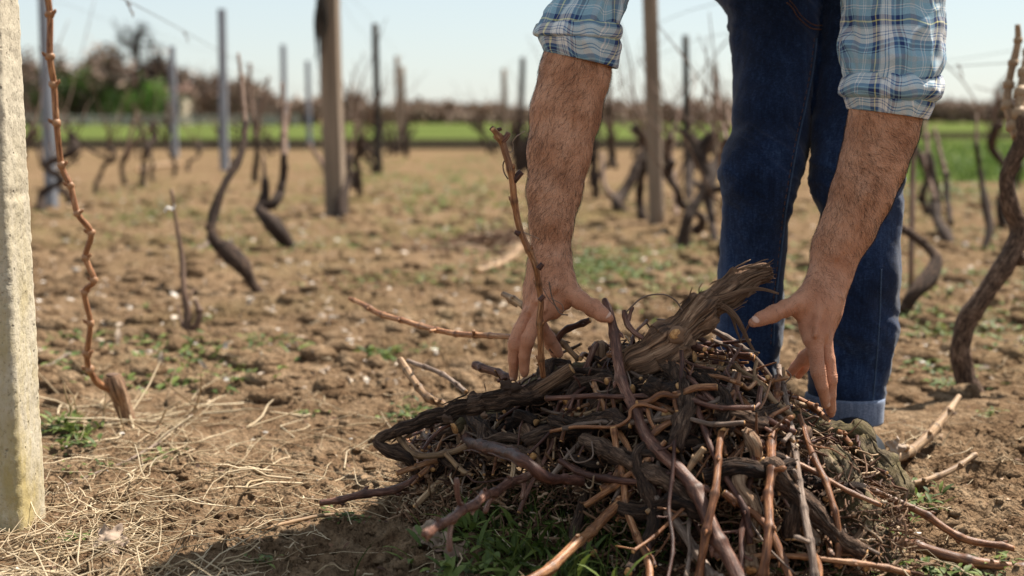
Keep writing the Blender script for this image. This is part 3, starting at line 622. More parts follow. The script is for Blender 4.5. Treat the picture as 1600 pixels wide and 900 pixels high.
def where(u):
    i = max([k for k, (x, _) in enumerate(LM) if x <= u] or [0]); j = min(i+1, len(LM)-1); f = (u-LM[i][0])/max(1, LM[j][0]-LM[i][0])
    s = ('just right of '+LM[i][1]) if f < .34 else ('just left of '+LM[j][1]) if f > .66 else 'between '+LM[i][1]+' and '+LM[j][1]
    return s
# the other vines along the rows
row_x = {-6.9: 'far left row', -4.95: 'left row', -3.0: 'left row', -1.05: 'row left of the alley', .83: 'row right of the alley', 2.7: 'right row', 4.6: 'right row'}
taken = [(-.89, 4.94), (-.9, 3.96), (-1.07, 6.5), (-.95, 8.6), (1.07, 3.17), (1.2, 4.3)]
k_ = 0
for rx in row_x:
    Yv = 4.6+rng.uniform(0, .6)
    while Yv < (28 if abs(rx) < 4.8 else 24):
        x = rx-.065*(Yv-8)+rng.normal(0, .08); Yc = Yv; Yv += rng.uniform(.85, 1.25)*(1 if Yv < 14 else 1.5)
        u = 800+FPX*x/Yc
        if not (-30 < u < 1630) or (rx > 4 and Yc > 12.5) or min(math.hypot(x-a, Yc-b_) for a, b_ in taken) < .75 or (u < 560 and Yc < 7.5): continue
        k_ += 1; z0 = gz(x, Yc); o = empty('grape_vine', (x, Yc, z0)); size = 'small' if k_ % 3 == 0 else 'slim' if k_ % 3 == 1 else 'crooked'
        h = rng.uniform(.3, .62); lean = rng.normal(0, .16, 2); lw_ = 'left-leaning' if lean[0] < -.05 else 'right-leaning' if lean[0] > .05 else 'straight'
        far_ = 'near' if Yc < 8 else 'middle-distance' if Yc < 14 else 'distant'
        tag(o, f'{far_} {size} {lw_} vine '+where(u), 'vine', VG)
        pt = [[0, 0, -.05]]
        for j in range(1, 6): t_ = j/5; pt.append([lean[0]*t_+rng.normal(0, .045), lean[1]*t_+rng.normal(0, .045), h*t_])
        q = cr(np.c_[pt, np.array([.028, .024, .022, .021, .026, .022])*rng.uniform(.7, 1.15)], step=.02); sd = rng.random()*40; b = MB()
        b.tube(q[:, :3], q[:, 3]*(1+.4*fbm(np.arange(len(q))*.3, sd, 0, 3)), 12, disp=lambda th, ss, rr: rr*.35*fbm(np.cos(th)*2.2+sd, np.sin(th)*2.2, ss*12, 3))
        for _ in range(5): i = rng.integers(2, len(q)); a_ = rng.random()*6.28; b.blob(q[i, :3]+np.array([math.cos(a_), math.sin(a_), 0])*.015, rng.uniform(.014, .026), 2, .5, i)
        if rng.random() < .6:
            e = q[-1, :3]; sg = rng.choice([-1, 1]); b.tube(cr([q[len(q)*2//3, :3], e+[sg*.10, .02, -.05], e+[sg*.2, .03, .03]], n=9), .014*np.linspace(1.1, .7, 9), 9)
        b.build('trunk', M['bgvine'], o)
        for _ in range(rng.integers(4, 8)):
            e = q[rng.integers(len(q)*2//3, len(q)), :3]; d = np.array([rng.normal(0, .35), rng.normal(0, .5), 1.0]); L = rng.uniform(.2, .75); pp = [e]
            for j in range(5): pp.append(pp[-1]+d*L/5+rng.normal(0, .018, 3)); d = d+rng.normal(0, .22, 3)
            b = MB(); b.tube(cr(pp, n=20), .0045*np.linspace(1.1, .45, 20)*(1+.3*(np.arange(20) % 4 == 0)), 6); b.build('cane', M['bgcane'], o)
for rx, z_, nm in ((-1.05, 1.42, 'upper wire of the row left of the alley'), (.83, .98, 'lower wire of the row right of the alley'), (.83, 1.42, 'upper wire of the row right of the alley'), (-3.0, .98, 'lower wire of the row of grey metal posts'), (-3.0, 1.40, 'upper wire of the row of grey metal posts'), (2.7, .98, 'lower wire of the row behind the jeans'), (2.7, 1.4, 'upper wire of the row behind the jeans')):
    q = [[rx-.065*(y-8)+.01*math.sin(y), y, z_-.03*math.sin(y*.9)**2] for y in np.linspace(.4, 27, 30)]; b = MB(); b.tube(cr(q, n=90), .0013, 5); tag(b.build('trellis_wire', M['wire']), nm, 'wire', 'trellis wires')
# stake behind the leg
b = MB(); pl = [(1426, 150, 5.2, 3.5), (1426, 260, 5.15, 4), (1424, 400, 5.0, 4), (1423, 452, 5.0, 4)]; vine_strip(b, pl, .02, .1)
tag(b.build('thin_stake', M['bgcane']), 'thin straight reddish stake behind the hairy forearm at the right', 'stake')
# sapling with a paper scrap
o = vine('young_vine', 'young dry vine shoot tied with a white scrap, left of the S-shaped vine',
     [[(268, 296, 4.1, 3), (274, 340, 4.08, 3), (284, 400, 4.05, 4), (288, 455, 4, 5), (293, 490, 3.98, 6), (291, 524, 3.96, 7)]],
     [[(305, 468, 4, 3), (312, 492, 3.98, 5), (300, 522, 3.97, 6)], [(278, 480, 4.02, 1.5), (286, 515, 3.98, 3)], [(303, 452, 4.03, 1.2), (292, 470, 4, 2)]], mt='bgcane')
b = MB(); c = P(266, 326, 4.07); b.tube(cr([c+[-.018, 0, -.010], c+[-.006, -.004, .004], c+[.006, .004, -.002], c+[.014, 0, .012]], n=14), .006*np.array([.3, 1, .6, 1.1, .7, 1, .5, .9, .6, 1, .7, .9, .5, .2]), 7, flat=.35); adopt(b.build('paper_scrap', M['paper']), o)
# near vine: stub and one long cane
q0 = G(203, 655)
nv = empty('grape_vine', q0); tag(nv, 'short cut vine stump with one tall zigzag brown cane, right of the concrete post', 'vine', VG)
b = MB(); vine_strip(b, [(176, 588, 2.80, 12), (182, 605, 2.80, 14), (190, 626, 2.82, 12), (203, 662, 2.84, 11)], .004, .25, 16, .3); tr = adopt(b.build('trunk', M['old_warm']), nv)
b = MB(); c = P(175.5, 586, 2.80); b.blob(c, (.0135, .0135, .004), 2, .15); adopt(b.build('cut_end', M['bgcane']), nv)
b = MB()
zig = [(182, 612, 2.8, 6), (155, 600, 2.78, 6), (140, 578, 2.76, 5), (136, 553, 2.75, 5), (141, 505, 2.74, 4.5), (132, 457, 2.73, 4.6), (147, 438, 2.72, 4.5), (134, 402, 2.72, 4.5), (142, 364, 2.71, 4.5), (121, 333, 2.7, 4.6), (110, 290, 2.7, 4.6), (96, 258, 2.7, 4.8), (88, 192, 2.69, 5), (84, 132, 2.69, 5), (78, 88, 2.68, 5), (78, 22, 2.68, 5), (70, -40, 2.67, 5), (76, -120, 2.66, 4), (72, -170, 2.66, 3)]
q = vine_strip(b, zig, .004, .08, 10, .04)
for i, a in enumerate(zig[2:-1]):
    c = P(*a[:3]); r = a[3]*a[2]/FPX; b.blob(c, r*1.5, 2, .3, i); sd_ = 1 if i % 2 else -1
    b.tube(cr([c, c+[sd_*r*1.6, -r*.6, r*.6], c+[sd_*r*2.1, -r, r*1.4]], n=6), r*np.array([.8, .8, .7, .6, .5, .2]), 6)
adopt(b.build('cane', M['cane']), nv)
# big concrete post
def near_post():
    yb = 2.07; top = .78+.35
    c0 = np.array([-.7765, yb]); n = 300; m = 96; th = np.linspace(0, 2*math.pi, m, endpoint=False); hh = np.linspace(-.1, top, n)
    V = []
    for z in hh:
        wdt = np.interp(z, [-.1, top], [.064, .046]); xo = np.interp(z, [0, .6, top], [0.0, .004, .007])
        a = th; sq = wdt/np.maximum(np.abs(np.cos(a)), np.abs(np.sin(a))); sq = np.minimum(sq, wdt*1.33)
        x = np.cos(a)*sq; y = np.sin(a)*sq; rz = R(2); X = x*math.cos(rz)-y*math.sin(rz); Yy = x*math.sin(rz)+y*math.cos(rz)
        V.append(np.stack([X+c0[0]+xo, Yy+c0[1], np.full(m, z)], 1))
    V = np.array(V); nx = V[..., 0]-V[..., 0].mean(1, keepdims=True); ny = V[..., 1]-V[..., 1].mean(1, keepdims=True); L = np.hypot(nx, ny)
    d = .0022*fbm(V[..., 0]*30, V[..., 1]*30, V[..., 2]*30, 3)+.0013*fbm(V[..., 0]*160, V[..., 1]*160, V[..., 2]*160, 2)
    pit = vn(V[..., 0]*85+3, V[..., 1]*85, V[..., 2]*85); d = d-.004*np.clip(pit-.55, 0, 1)
    hole = P(33, 305, yb-.02); dd = np.sqrt((V[..., 2]-hole[2])**2+((V[..., 0]-hole[0]))**2); d = d-.009*np.clip(1-dd/.014, 0, 1)*(ny < .5)
    V[..., 0] += nx/L*d; V[..., 1] += ny/L*d
    V = V-[c0[0], c0[1], 0]; i, j = np.meshgrid(np.arange(n-1), np.arange(m), indexing='ij'); j2 = (j+1) % m
    b = MB(); b.add(V.reshape(-1, 3), np.stack([i*m+j, i*m+j2, (i+1)*m+j2, (i+1)*m+j], -1).reshape(-1, 4))
    k = b.n; b.add([[*(V[-1].mean(0)[:2]), top]], None, [[0-m+jj, 0-m+(jj+1) % m, 0] for jj in range(m)])
    o = b.build('concrete_post', M['concrete']); o.location = (c0[0], c0[1], 0)
    tag(o, 'big pitted concrete post with yellow lichen near its foot, at the left edge', 'post')
near_post()
# far trees ------------------------------------------------------------------
def tree(u, Y, w_, h_, matl, name, label, group, n=1400, cat='tree', trunk=.25, leaf=.45, z0=0.12):
    x = (u-800)/FPX*Y; o = empty(name, (x, Y, 0)); tag(o, label, cat, group); b = MB()
    for k in range(3): b.tube(cr([[0, 0, -.1], [rng.normal(0, .1*w_), rng.normal(0, .1*w_), h_*.35], [rng.normal(0, .25*w_), rng.normal(0, .2*w_), h_*.8]], n=8), trunk*h_/8*np.linspace(1, .2, 8), 6)
    t = b.build('trunk', M['bgvine'], o)
    L = rng.normal(size=(7, 3))*[w_*.23, w_*.2, h_*.17]+[0, 0, h_*.58]; i = rng.integers(0, 7, n)
    p = L[i]+rng.normal(size=(n, 3))*[w_*.14, w_*.14, h_*.14]; p[:, 2] = np.clip(p[:, 2], z0*h_, None)
    d = rng.normal(size=(n, 3)); b = MB(); batch_leaves(b, p, d, rng.normal(size=(n, 3)), leaf*rng.uniform(.5, 1.3, n), leaf*.5*rng.uniform(.5, 1.3, n), .3, rnd=np.clip(.5+.12*(i-3)+rng.normal(0, .15, n), 0, 1))
    b.build('crown', matl, o); return o
GT = 'trees and thickets beyond the fields'
for i, u in enumerate(range(44, 520, 30)):
    hpx = np.interp(u, [40, 120, 240, 330, 400, 460, 520], [102, 98, 100, 82, 62, 36, 26]); Yt = 135+rng.uniform(-8, 8)
    tree(u, Yt, 3.2, hpx*Yt/FPX*rng.uniform(.88, 1.06), M['thicket'], 'bare_thicket', 'leafless tall brown thicket '+where(u), GT, 1700, 'thicket', leaf=.6)
for i, (u, hpx, wd, mt, lb) in enumerate(((92, 88, 3.8, 'evergreen', 'dark evergreen bush nearest the metal post in the left hedge'), (138, 88, 4.4, 'evergreen', 'largest dark evergreen bush in the left hedge below the bare tree'), (178, 72, 3.4, 'evergreen', 'dark evergreen bush directly left of the bright green one'), (237, 62, 3.0, 'bushleaf', 'bright green bush just left of the small cream house'))):
    tree(u, 127, wd, hpx*127/FPX, M[mt], 'leafy_bush', lb, GT, 1500, 'bush')
for i, u in enumerate(list(range(545, 1145, 34))+list(range(1420, 1640, 30))):
    hpx = 30 if u < 1400 else 36
    hh = (hpx*rng.uniform(.5, 1.0) if u < 900 else hpx*rng.uniform(.85, 1.1)); Yt = 165+rng.uniform(-10, 10)
    if u == 545: hh = 40
    tree(u, Yt, 3.9, hh*Yt/FPX, M['thicket'], 'bare_thicket', ('low far brown thicket ' if u < 1400 else 'dark far brown thicket ')+where(u), GT, 1200, 'thicket', leaf=.6)
for i in range(18):
    u = 30+i*92; tree(u, 215+rng.uniform(-15, 15), 9, rng.uniform(1.6, 3.2), M['thicket'], 'distant_thicket', ('very distant low thicket '+where(u) if 40 < u < 1600 else 'very distant low thicket outside the picture, along the horizon'), 'distant thickets along the horizon', 500, 'thicket', leaf=.8)
def bare_tree(u, Y, h, label):
    x = (u-800)/FPX*Y; o = empty('bare_tree', (x, Y, 0)); tag(o, label, 'tree'); tb = MB(); cb = MB()
    def grow(p, d, L, r, lv):
        q = [p]; 
        for k in range(4): d = d+rng.normal(0, .14, 3); d[2] += .05; d /= np.linalg.norm(d); q.append(q[-1]+d*L/4)
        q = np.array(q); (tb if lv < 2 else cb).tube(q, r*np.linspace(1, .6, 5), 5, cap=False)
        if lv < 5:
            for k in range(4 if lv < 4 else 3):
                j = rng.integers(2, 5); dd = d+rng.normal(0, .72, 3); grow(q[j], dd/np.linalg.norm(dd), L*.68, r*.6, lv+1)
    grow(np.array([0, 0, 0.]), np.array([0, 0, 1.]), h*.36, h*.036, 0)
    tb.build('trunk', M['bgvine'], o); cb.build('crown', M['bgvine'], o)
bare_tree(205, 128, 11.5, 'tall leafless tree with a fan of bare branches above the left hedge')
bare_tree(1585, 170, 6.5, 'small leafless tree above the far hedge at the right edge')
def house(u, Y, w_, d_, h_, rh, label):
    x = (u-800)/FPX*Y; o = empty('farm_house', (x, Y, 0)); tag(o, label, 'house', 'farm houses behind the hedge'); b = MB()
    b.box((0, 0, h_/2), (w_, d_, h_)); b.build('wall', M['render_wall'], o, smooth=False)
    b = MB(); e = .3; v = [[-w_/2-e, -d_/2-e, h_+.01], [w_/2+e, -d_/2-e, h_+.01], [w_/2+e, d_/2+e, h_+.01], [-w_/2-e, d_/2+e, h_+.01], [-w_/2-e, 0, h_+rh], [w_/2+e, 0, h_+rh]]
    b.add(v, [[0, 1, 5, 4], [2, 3, 4, 5], [3, 2, 1, 0]], [[0, 4, 3], [1, 2, 5]]); rf = b.build('roof', M['rooftile'], o, smooth=False)
    b = MB(); b.box((w_*.25, 0, h_+rh), (.5, .5, .9)); b.build('chimney', M['render_wall'], rf, smooth=False)
    for k in (-1, 1):
        b = MB(); b.box((k*w_*.25, -d_/2-.02, h_*.55), (.9, .06, 1.1)); b.build('window', M['glass'], o, smooth=False)
house(276, 131, 2.6, 4.5, 2.9, 1.0, 'small cream house showing between bushes below the bare tree')
house(60, 150, 6, 5, 3.2, 2.2, 'house with a red-brown roof behind the hedge next to the concrete post')
# pale picket fence along the hedge
o = empty('picket_fence', ((250-800)/FPX*121, 121, 0)); tag(o, 'pale picket fence along the foot of the left hedge', 'fence')
b = MB(); b.box((0, .08, .75), (24, .05, .08)); b.box((0, .08, .3), (24, .05, .08)); b.build('rail', M['fencewhite'], o, smooth=False)
b = MB()
for k in range(84): b.box((-12+k*.288+rng.uniform(-.05, .05), 0, .48), (.13, .03, .95*rng.uniform(.7, 1.1)))
b.build('pickets', M['fencewhite'], o, smooth=False)
# ------------------------------------------------------------------ the man
class SDF:
    def __init__(s, lo, hi, vox):
        s.lo = np.array(lo, float); s.vox = vox; s.n = np.ceil((np.array(hi)-s.lo)/vox).astype(int)+1
        s.ax = [s.lo[i]+np.arange(s.n[i])*vox for i in range(3)]; s.S = np.full(tuple(s.n), .2, np.float32)
    def _box(s, lo, hi, pad):
        i0 = np.maximum(0, np.floor((np.minimum(lo, hi)-pad-s.lo)/s.vox).astype(int)); i1 = np.minimum(s.n, np.ceil((np.maximum(lo, hi)+pad-s.lo)/s.vox).astype(int)+1)
        return i0, i1
    def cap(s, a, ra, b, rb, k=.004, sub=False, sc_=(1,1,1)):
        a = np.asarray(a, float); b = np.asarray(b, float); sc_ = np.asarray(sc_, float)
        i0, i1 = s._box(a, b, max(ra, rb)*max(sc_)+k+3*s.vox)
        if (i1 <= i0).any(): return
        X, Y, Z = np.meshgrid(*[s.ax[i][i0[i]:i1[i]] for i in range(3)], indexing='ij', sparse=True)
        A, D = a/sc_, (b-a)/sc_; px, py, pz = X/sc_[0]-A[0], Y/sc_[1]-A[1], Z/sc_[2]-A[2]
        t = np.clip((px*D[0]+py*D[1]+pz*D[2])/(D@D+1e-12), 0, 1)
        d = (np.sqrt((px-t*D[0])**2+(py-t*D[1])**2+(pz-t*D[2])**2)-(ra+(rb-ra)*t)).astype(np.float32)
        sl = tuple(slice(i0[i], i1[i]) for i in range(3)); o = s.S[sl]
        if sub: d = -d; h = np.maximum(k-np.abs(o-d), 0)/k; s.S[sl] = np.maximum(o, d)+h*h*k*.25
        else: h = np.maximum(k-np.abs(o-d), 0)/k; s.S[sl] = np.minimum(o, d)-h*h*k*.25
    def chain(s, P_, k=.004, sc_=(1,1,1)):
        for a, b in zip(P_[:-1], P_[1:]): s.cap(a[:3], a[3], b[:3], b[3], k, sc_=sc_)
    def mesh(s):
        S = s.S; nx, ny, nz = S.shape; I = S < 0
        cnt = np.zeros((nx-1, ny-1, nz-1), np.int8)
        c = [I[dx:nx-1+dx, dy:ny-1+dy, dz:nz-1+dz] for dx in (0,1) for dy in (0,1) for dz in (0,1)]
        for q in c: cnt += q
        act = (cnt > 0) & (cnt < 8); idx = np.full(act.shape, -1, np.int64); ijk = np.argwhere(act); idx[act] = np.arange(len(ijk))
        acc = np.zeros((len(ijk), 3)); num = np.zeros(len(ijk)); i, j, k = ijk.T
        cs = [(dx, dy, dz) for dx in (0,1) for dy in (0,1) for dz in (0,1)]
        for A in cs:
            for ax in range(3):
                if A[ax]: continue
                B = list(A); B[ax] = 1
                a = S[i+A[0], j+A[1], k+A[2]]; b = S[i+B[0], j+B[1], k+B[2]]; m = (a < 0) != (b < 0); t = np.where(m, a/(a-b+1e-20), 0)
                p = np.tile(np.array(A, float), (len(ijk), 1)); p[:, ax] += t; acc[m] += p[m]; num[m] += 1
        V = s.lo+s.vox*(ijk+acc/num[:, None]); Q = []
        for ax in range(3):
            sl0 = [slice(1, -1)]*3; sl0[ax] = slice(0, -1)
            a = I[tuple(slice(0, -1) if q == ax else slice(1, -1) for q in range(3))]; b = I[tuple(slice(1, None) if q == ax else slice(1, -1) for q in range(3))]
            for flip, m in ((False, a & ~b), (True, ~a & b)):
                e = np.argwhere(m); u, v = [q for q in range(3) if q != ax]
                for q in (u, v): e[:, q] += 1
                def g(du, dv): f = e.copy(); f[:, u] -= du; f[:, v] -= dv; return idx[f[:, 0], f[:, 1], f[:, 2]]
                q4 = np.stack([g(1, 1), g(0, 1), g(0, 0), g(1, 0)], 1)
                if (ax == 1) != flip: q4 = q4[:, ::-1]
                Q.append(q4)
        return V, np.vstack(Q)
def smooth_mesh(V, Q, it=2, lam=.5):
    e = np.vstack([Q[:, [0, 1]], Q[:, [1, 2]], Q[:, [2, 3]], Q[:, [3, 0]]]); e = np.vstack([e, e[:, ::-1]]); deg = np.bincount(e[:, 0], minlength=len(V))[:, None]+1e-9
    for _ in range(it):
        s = np.stack([np.bincount(e[:, 0], V[e[:, 1], c], minlength=len(V)) for c in range(3)], 1); V = V+lam*(s/deg-V)
    return V
def vnorm(V, Q):
    n = np.cross(V[Q[:, 2]]-V[Q[:, 0]], V[Q[:, 3]]-V[Q[:, 1]]); N = np.zeros_like(V)
    for c in range(4):
        for a in range(3): N[:, a] += np.bincount(Q[:, c], n[:, a], minlength=len(V))
    return N/(np.linalg.norm(N, axis=1)[:, None]+1e-12)
def pr(l): return [np.r_[P(a[0], a[1], a[2]), a[3]*a[2]/FPX] for a in l]

man = empty('person', (.5, 2.5, 0))
tag(man, 'man in plaid shirt with rolled sleeves and dark jeans bending to grasp pruned vine wood', 'person')

armA = pr([(920, -14, 2.225, 41), (908, 50, 2.205, 48), (898, 115, 2.2, 51), (884, 175, 2.19, 51), (874, 240, 2.17, 46.5), (866, 300, 2.15, 39), (862, 350, 2.13, 31)])
armB = pr([(1394, 80, 2.21, 54), (1388, 150, 2.2, 54), (1379, 205, 2.2, 51), (1364, 255, 2.19, 48), (1346, 305, 2.18, 44.5), (1325, 355, 2.17, 40), (1306, 400, 2.16, 34)])
handA = dict(
  wrist=[[(854, 345, 2.13, 25), (851, 400, 2.12, 19), (848, 425, 2.115, 20)], [(868, 345, 2.13, 25), (872, 400, 2.12, 17), (874, 428, 2.11, 20)], [(862, 340, 2.15, 25), (860, 405, 2.15, 19), (850, 440, 2.14, 20)]],
  palm=[[(866, 410, 2.115, 22), (862, 450, 2.10, 19), (848, 492, 2.085, 13.5)], [(858, 410, 2.12, 22), (845, 455, 2.115, 19), (828, 492, 2.10, 13.5)], [(850, 410, 2.13, 20), (838, 455, 2.135, 17), (826, 495, 2.13, 13)], [(848, 415, 2.14, 19), (838, 460, 2.155, 16), (830, 498, 2.155, 12)],
        [(872, 425, 2.105, 19), (890, 458, 2.085, 15.5)], [(872, 448, 2.105, 13), (884, 474, 2.09, 9.5)], [(858, 470, 2.105, 12), (868, 488, 2.095, 7.5)], [(880, 440, 2.1, 13), (862, 480, 2.095, 12)]],
  thumb=[(890, 456, 2.085, 15), (908, 470, 2.072, 13.5), (926, 482, 2.062, 12.8), (940, 491, 2.055, 11.2), (951, 497, 2.05, 8.0)],
  index=[(848, 488, 2.085, 12.5), (836, 508, 2.08, 11.2), (825, 530, 2.075, 10.8), (820, 556, 2.08, 9.4), (819, 578, 2.088, 7.8), (819, 583, 2.09, 6.6)],
  middle=[(828, 488, 2.10, 12.5), (814, 512, 2.092, 11), (805, 536, 2.088, 10.2), (802, 562, 2.095, 9), (802, 584, 2.105, 7.6), (803, 590, 2.106, 6.4)],
  ring=[(834, 494, 2.13, 12), (848, 512, 2.138, 10.2), (858, 527, 2.145, 9.4), (869, 545, 2.15, 8), (874, 553, 2.15, 6.6)],
  pinky=[(836, 496, 2.155, 11), (850, 520, 2.175, 8.8), (860, 536, 2.18, 8), (867, 552, 2.18, 6.6)],
  tendons=[[(866, 405, 2.095), (850, 484, 2.070)], [(856, 405, 2.098), (828, 486, 2.085)], [(872, 420, 2.088), (868, 448, 2.076)], [(868, 448, 2.076), (842, 470, 2.078)], [(846, 410, 2.10), (836, 468, 2.088)], [(905, 462, 2.068), (930, 480, 2.055)], [(896, 150, 2.146), (880, 250, 2.126)], [(880, 250, 2.126), (870, 300, 2.118)], [(870, 300, 2.118), (862, 350, 2.101)], [(880, 250, 2.126), (858, 300, 2.116)]], nailn=(-.75, -.6, .1))
handB = dict(
  wrist=[[(1316, 385, 2.16, 28), (1307, 432, 2.15, 20), (1298, 460, 2.135, 20)], [(1298, 385, 2.16, 28), (1283, 432, 2.145, 18), (1276, 460, 2.13, 20)], [(1308, 385, 2.18, 28), (1298, 435, 2.175, 19), (1294, 470, 2.16, 20)]],
  palm=[[(1288, 442, 2.14, 22), (1282, 485, 2.12, 19), (1272, 530, 2.10, 13.5)], [(1296, 442, 2.145, 21), (1292, 485, 2.135, 18), (1288, 530, 2.115, 13)], [(1300, 445, 2.16, 20), (1294, 490, 2.155, 17), (1287, 535, 2.145, 13)], [(1300, 450, 2.17, 18), (1292, 495, 2.175, 16), (1282, 538, 2.17, 12)],
        [(1276, 450, 2.13, 20), (1250, 472, 2.11, 15.5)], [(1268, 470, 2.125, 15), (1246, 488, 2.11, 10)], [(1272, 492, 2.12, 14), (1258, 514, 2.11, 9)], [(1276, 505, 2.115, 14), (1268, 530, 2.105, 11)], [(1285, 470, 2.12, 18), (1262, 500, 2.115, 11)]],
  thumb=[(1250, 472, 2.11, 15), (1228, 482, 2.10, 13.2), (1208, 491, 2.09, 12.6), (1190, 498, 2.085, 11), (1177, 504, 2.08, 8)],
  index=[(1272, 528, 2.10, 13), (1275, 552, 2.095, 11.8), (1278, 578, 2.09, 11.2), (1284, 604, 2.09, 10), (1289, 624, 2.10, 8.6), (1290, 632, 2.103, 7)],
  middle=[(1289, 528, 2.115, 12.4), (1294, 560, 2.11, 11), (1297, 590, 2.108, 10.4), (1298, 618, 2.11, 9.2), (1298, 640, 2.12, 8), (1298, 646, 2.122, 6.6)],
  ring=[(1284, 534, 2.145, 12), (1268, 548, 2.16, 10.4), (1256, 558, 2.168, 9.8), (1243, 573, 2.175, 8.6), (1236, 582, 2.178, 7)],
  pinky=[(1280, 538, 2.17, 11), (1266, 558, 2.19, 8.8), (1256, 572, 2.195, 8), (1248, 586, 2.2, 6.6)],
  tendons=[[(1290, 440, 2.118), (1274, 524, 2.083)], [(1300, 442, 2.122), (1290, 522, 2.10)], [(1282, 450, 2.112), (1286, 480, 2.104)], [(1286, 480, 2.104), (1272, 508, 2.096)], [(1245, 474, 2.095), (1215, 488, 2.082)], [(1378, 215, 2.155), (1352, 300, 2.139)], [(1352, 300, 2.139), (1336, 350, 2.134)], [(1336, 350, 2.134), (1308, 400, 2.128)], [(1352, 300, 2.139), (1330, 335, 2.137)]], nailn=(.75, -.6, .1))
body = MB()
for arm, hd, lo, hi in ((armA, handA, (-.01, 2.0, .20), (.19, 2.32, .76)), (armB, handB, (.31, 2.0, .14), (.65, 2.32, .72))):
    F = SDF(lo, hi, .0017)
    F.chain(arm, .02, (1, .92, 1))
    for l in hd['wrist']: F.chain(pr(l), .016)
    for l in hd['palm']: F.chain(pr(l), .014)
    F.chain(pr(hd['thumb']), .006)
    for f in ('ring', 'pinky', 'index', 'middle'):
        q = pr(hd[f]); F.chain(q, .0018); j = 2; F.cap(q[j][:3]+[0, -.001, 0], q[j][3]*1.03, q[j][:3]+[0, -.001, -.003], q[j][3]*1.02, .004)
    q = pr(hd['thumb']); F.cap(q[2][:3], q[2][3]*1.04, q[2][:3]+.002, q[2][3]*1.02, .004)
    for a, b_ in hd['tendons']: F.cap(P(*a), .0024, P(*b_), .0028, .009)
    V, Q = F.mesh(); V = smooth_mesh(V, Q, 2)
    N = vnorm(V, Q)
    # skin folds over the finger joints, and a soft unevenness of muscle
    d = .0012*fbm(V[:, 0]*45, V[:, 1]*45, V[:, 2]*22, 2)+.0007*fbm(V[:, 0]*110, V[:, 1]*110, V[:, 2]*60, 2)
    for f in ('index', 'middle', 'thumb', 'ring'):
        q = pr(hd[f]); ax = q[3][:3]-q[1][:3]; ax /= np.linalg.norm(ax)
        t = (V-q[2][:3]) @ ax; rad = np.linalg.norm((V-q[2][:3])-t[:, None]*ax, axis=1); m = (np.abs(t) < .008) & (rad < q[2][3]*1.5)
        d = d-.0009*m*(1-np.abs(t)/.008)*(np.sin(t*2*math.pi/.0034)+.6)
    V = V+N*d[:, None]; body.add(V, Q)
    hd['V'], hd['N'] = V, N
# coarse rest of the body: torso, head, legs (mostly under the clothes or above the frame)
C1, C0 = np.array([.36, 2.33, 1.035]), np.array([.53, 2.66, .93]); shA, shB = np.array([.13, 2.28, 1.0]), np.array([.57, 2.29, .99])
legA = [(1222, -50, 2.66, 82), (1214, 0, 2.62, 73), (1212, 100, 2.57, 69), (1205, 170, 2.53, 61), (1203, 210, 2.52, 57), (1192, 260, 2.48, 56), (1186, 310, 2.48, 53), (1175, 420, 2.5, 52), (1170, 520, 2.52, 50), (1166, 650, 2.53, 50)]
legB = [(1350, -50, 2.66, 82), (1345, 0, 2.62, 76), (1338, 100, 2.56, 71), (1337, 200, 2.5, 66), (1338, 250, 2.47, 64), (1341, 310, 2.46, 62), (1342, 350, 2.46, 64), (1340, 420, 2.46, 66), (1334, 500, 2.47, 65), (1326, 580, 2.48, 64), (1320, 660, 2.49, 58)]
hc = np.array([.345, 2.07, 1.03]); fwd = np.array([0, -.62, -.78]); upv = np.array([0, -.78, .62]); rt = np.array([1., 0, 0])
def HB(a, b_, c): return hc+rt*a+fwd*b_+upv*c
F = SDF((-.02, 1.85, -.02), (.85, 2.9, 1.25), .006)
for sgn in (-1, 1):
    F.cap(C0+[sgn*.07, 0, 0], .10, C1+[sgn*.08, 0, 0], .115, .05)
F.cap(C1, .07, hc+[0, .06, 0], .055, .03)
F.cap(shA, .06, armA[0][:3], armA[0][3], .03); F.cap(shB, .06, armB[0][:3], armB[0][3], .03); F.cap(shA, .065, C1, .10, .04); F.cap(shB, .065, C1, .10, .04)
for l in (legA, legB): F.chain([np.r_[q[:3], q[3]*.66] for q in pr(l)], .03)
F.cap(HB(0, -.02, .02), .088, HB(0, .02, .03), .083, .02); F.cap(HB(0, .03, -.03), .062, HB(0, .055, -.085), .032, .03)
F.cap(HB(0, .095, .0), .008, HB(0, .118, -.028), .013, .012); F.cap(HB(-.03, .083, .02), .011, HB(.03, .083, .02), .011, .012)
for sgn in (-1, 1): F.cap(HB(sgn*.083, 0, .01), .013, HB(sgn*.084, 0, -.025), .009, .006); F.cap(HB(sgn*.031, .088, .003), .010, HB(sgn*.029, .088, .003), .010, .006, sub=True)
F.cap(HB(-.02, .088, -.056), .006, HB(.02, .088, -.056), .006, .006)
for l in (legA, legB):
    q = pr(l)[-1]; F.cap(q[:3], .045, [q[0], q[1], .06], .04, .02); F.cap([q[0], q[1]+.02, .045], .035, [q[0]-.01, q[1]-.16, .035], .03, .03)
X, Y_, Z = np.meshgrid(*F.ax, indexing='ij', sparse=True)
F.S = np.maximum(F.S, np.where((Y_ < 2.33) & (X < .66), .735-Z, -1).astype(np.float32))   # the forearms are the finer surface above
V, Q = F.mesh(); V = smooth_mesh(V, Q, 2); body.add(V, Q)
adopt(body.build('body', M['skin']), man)
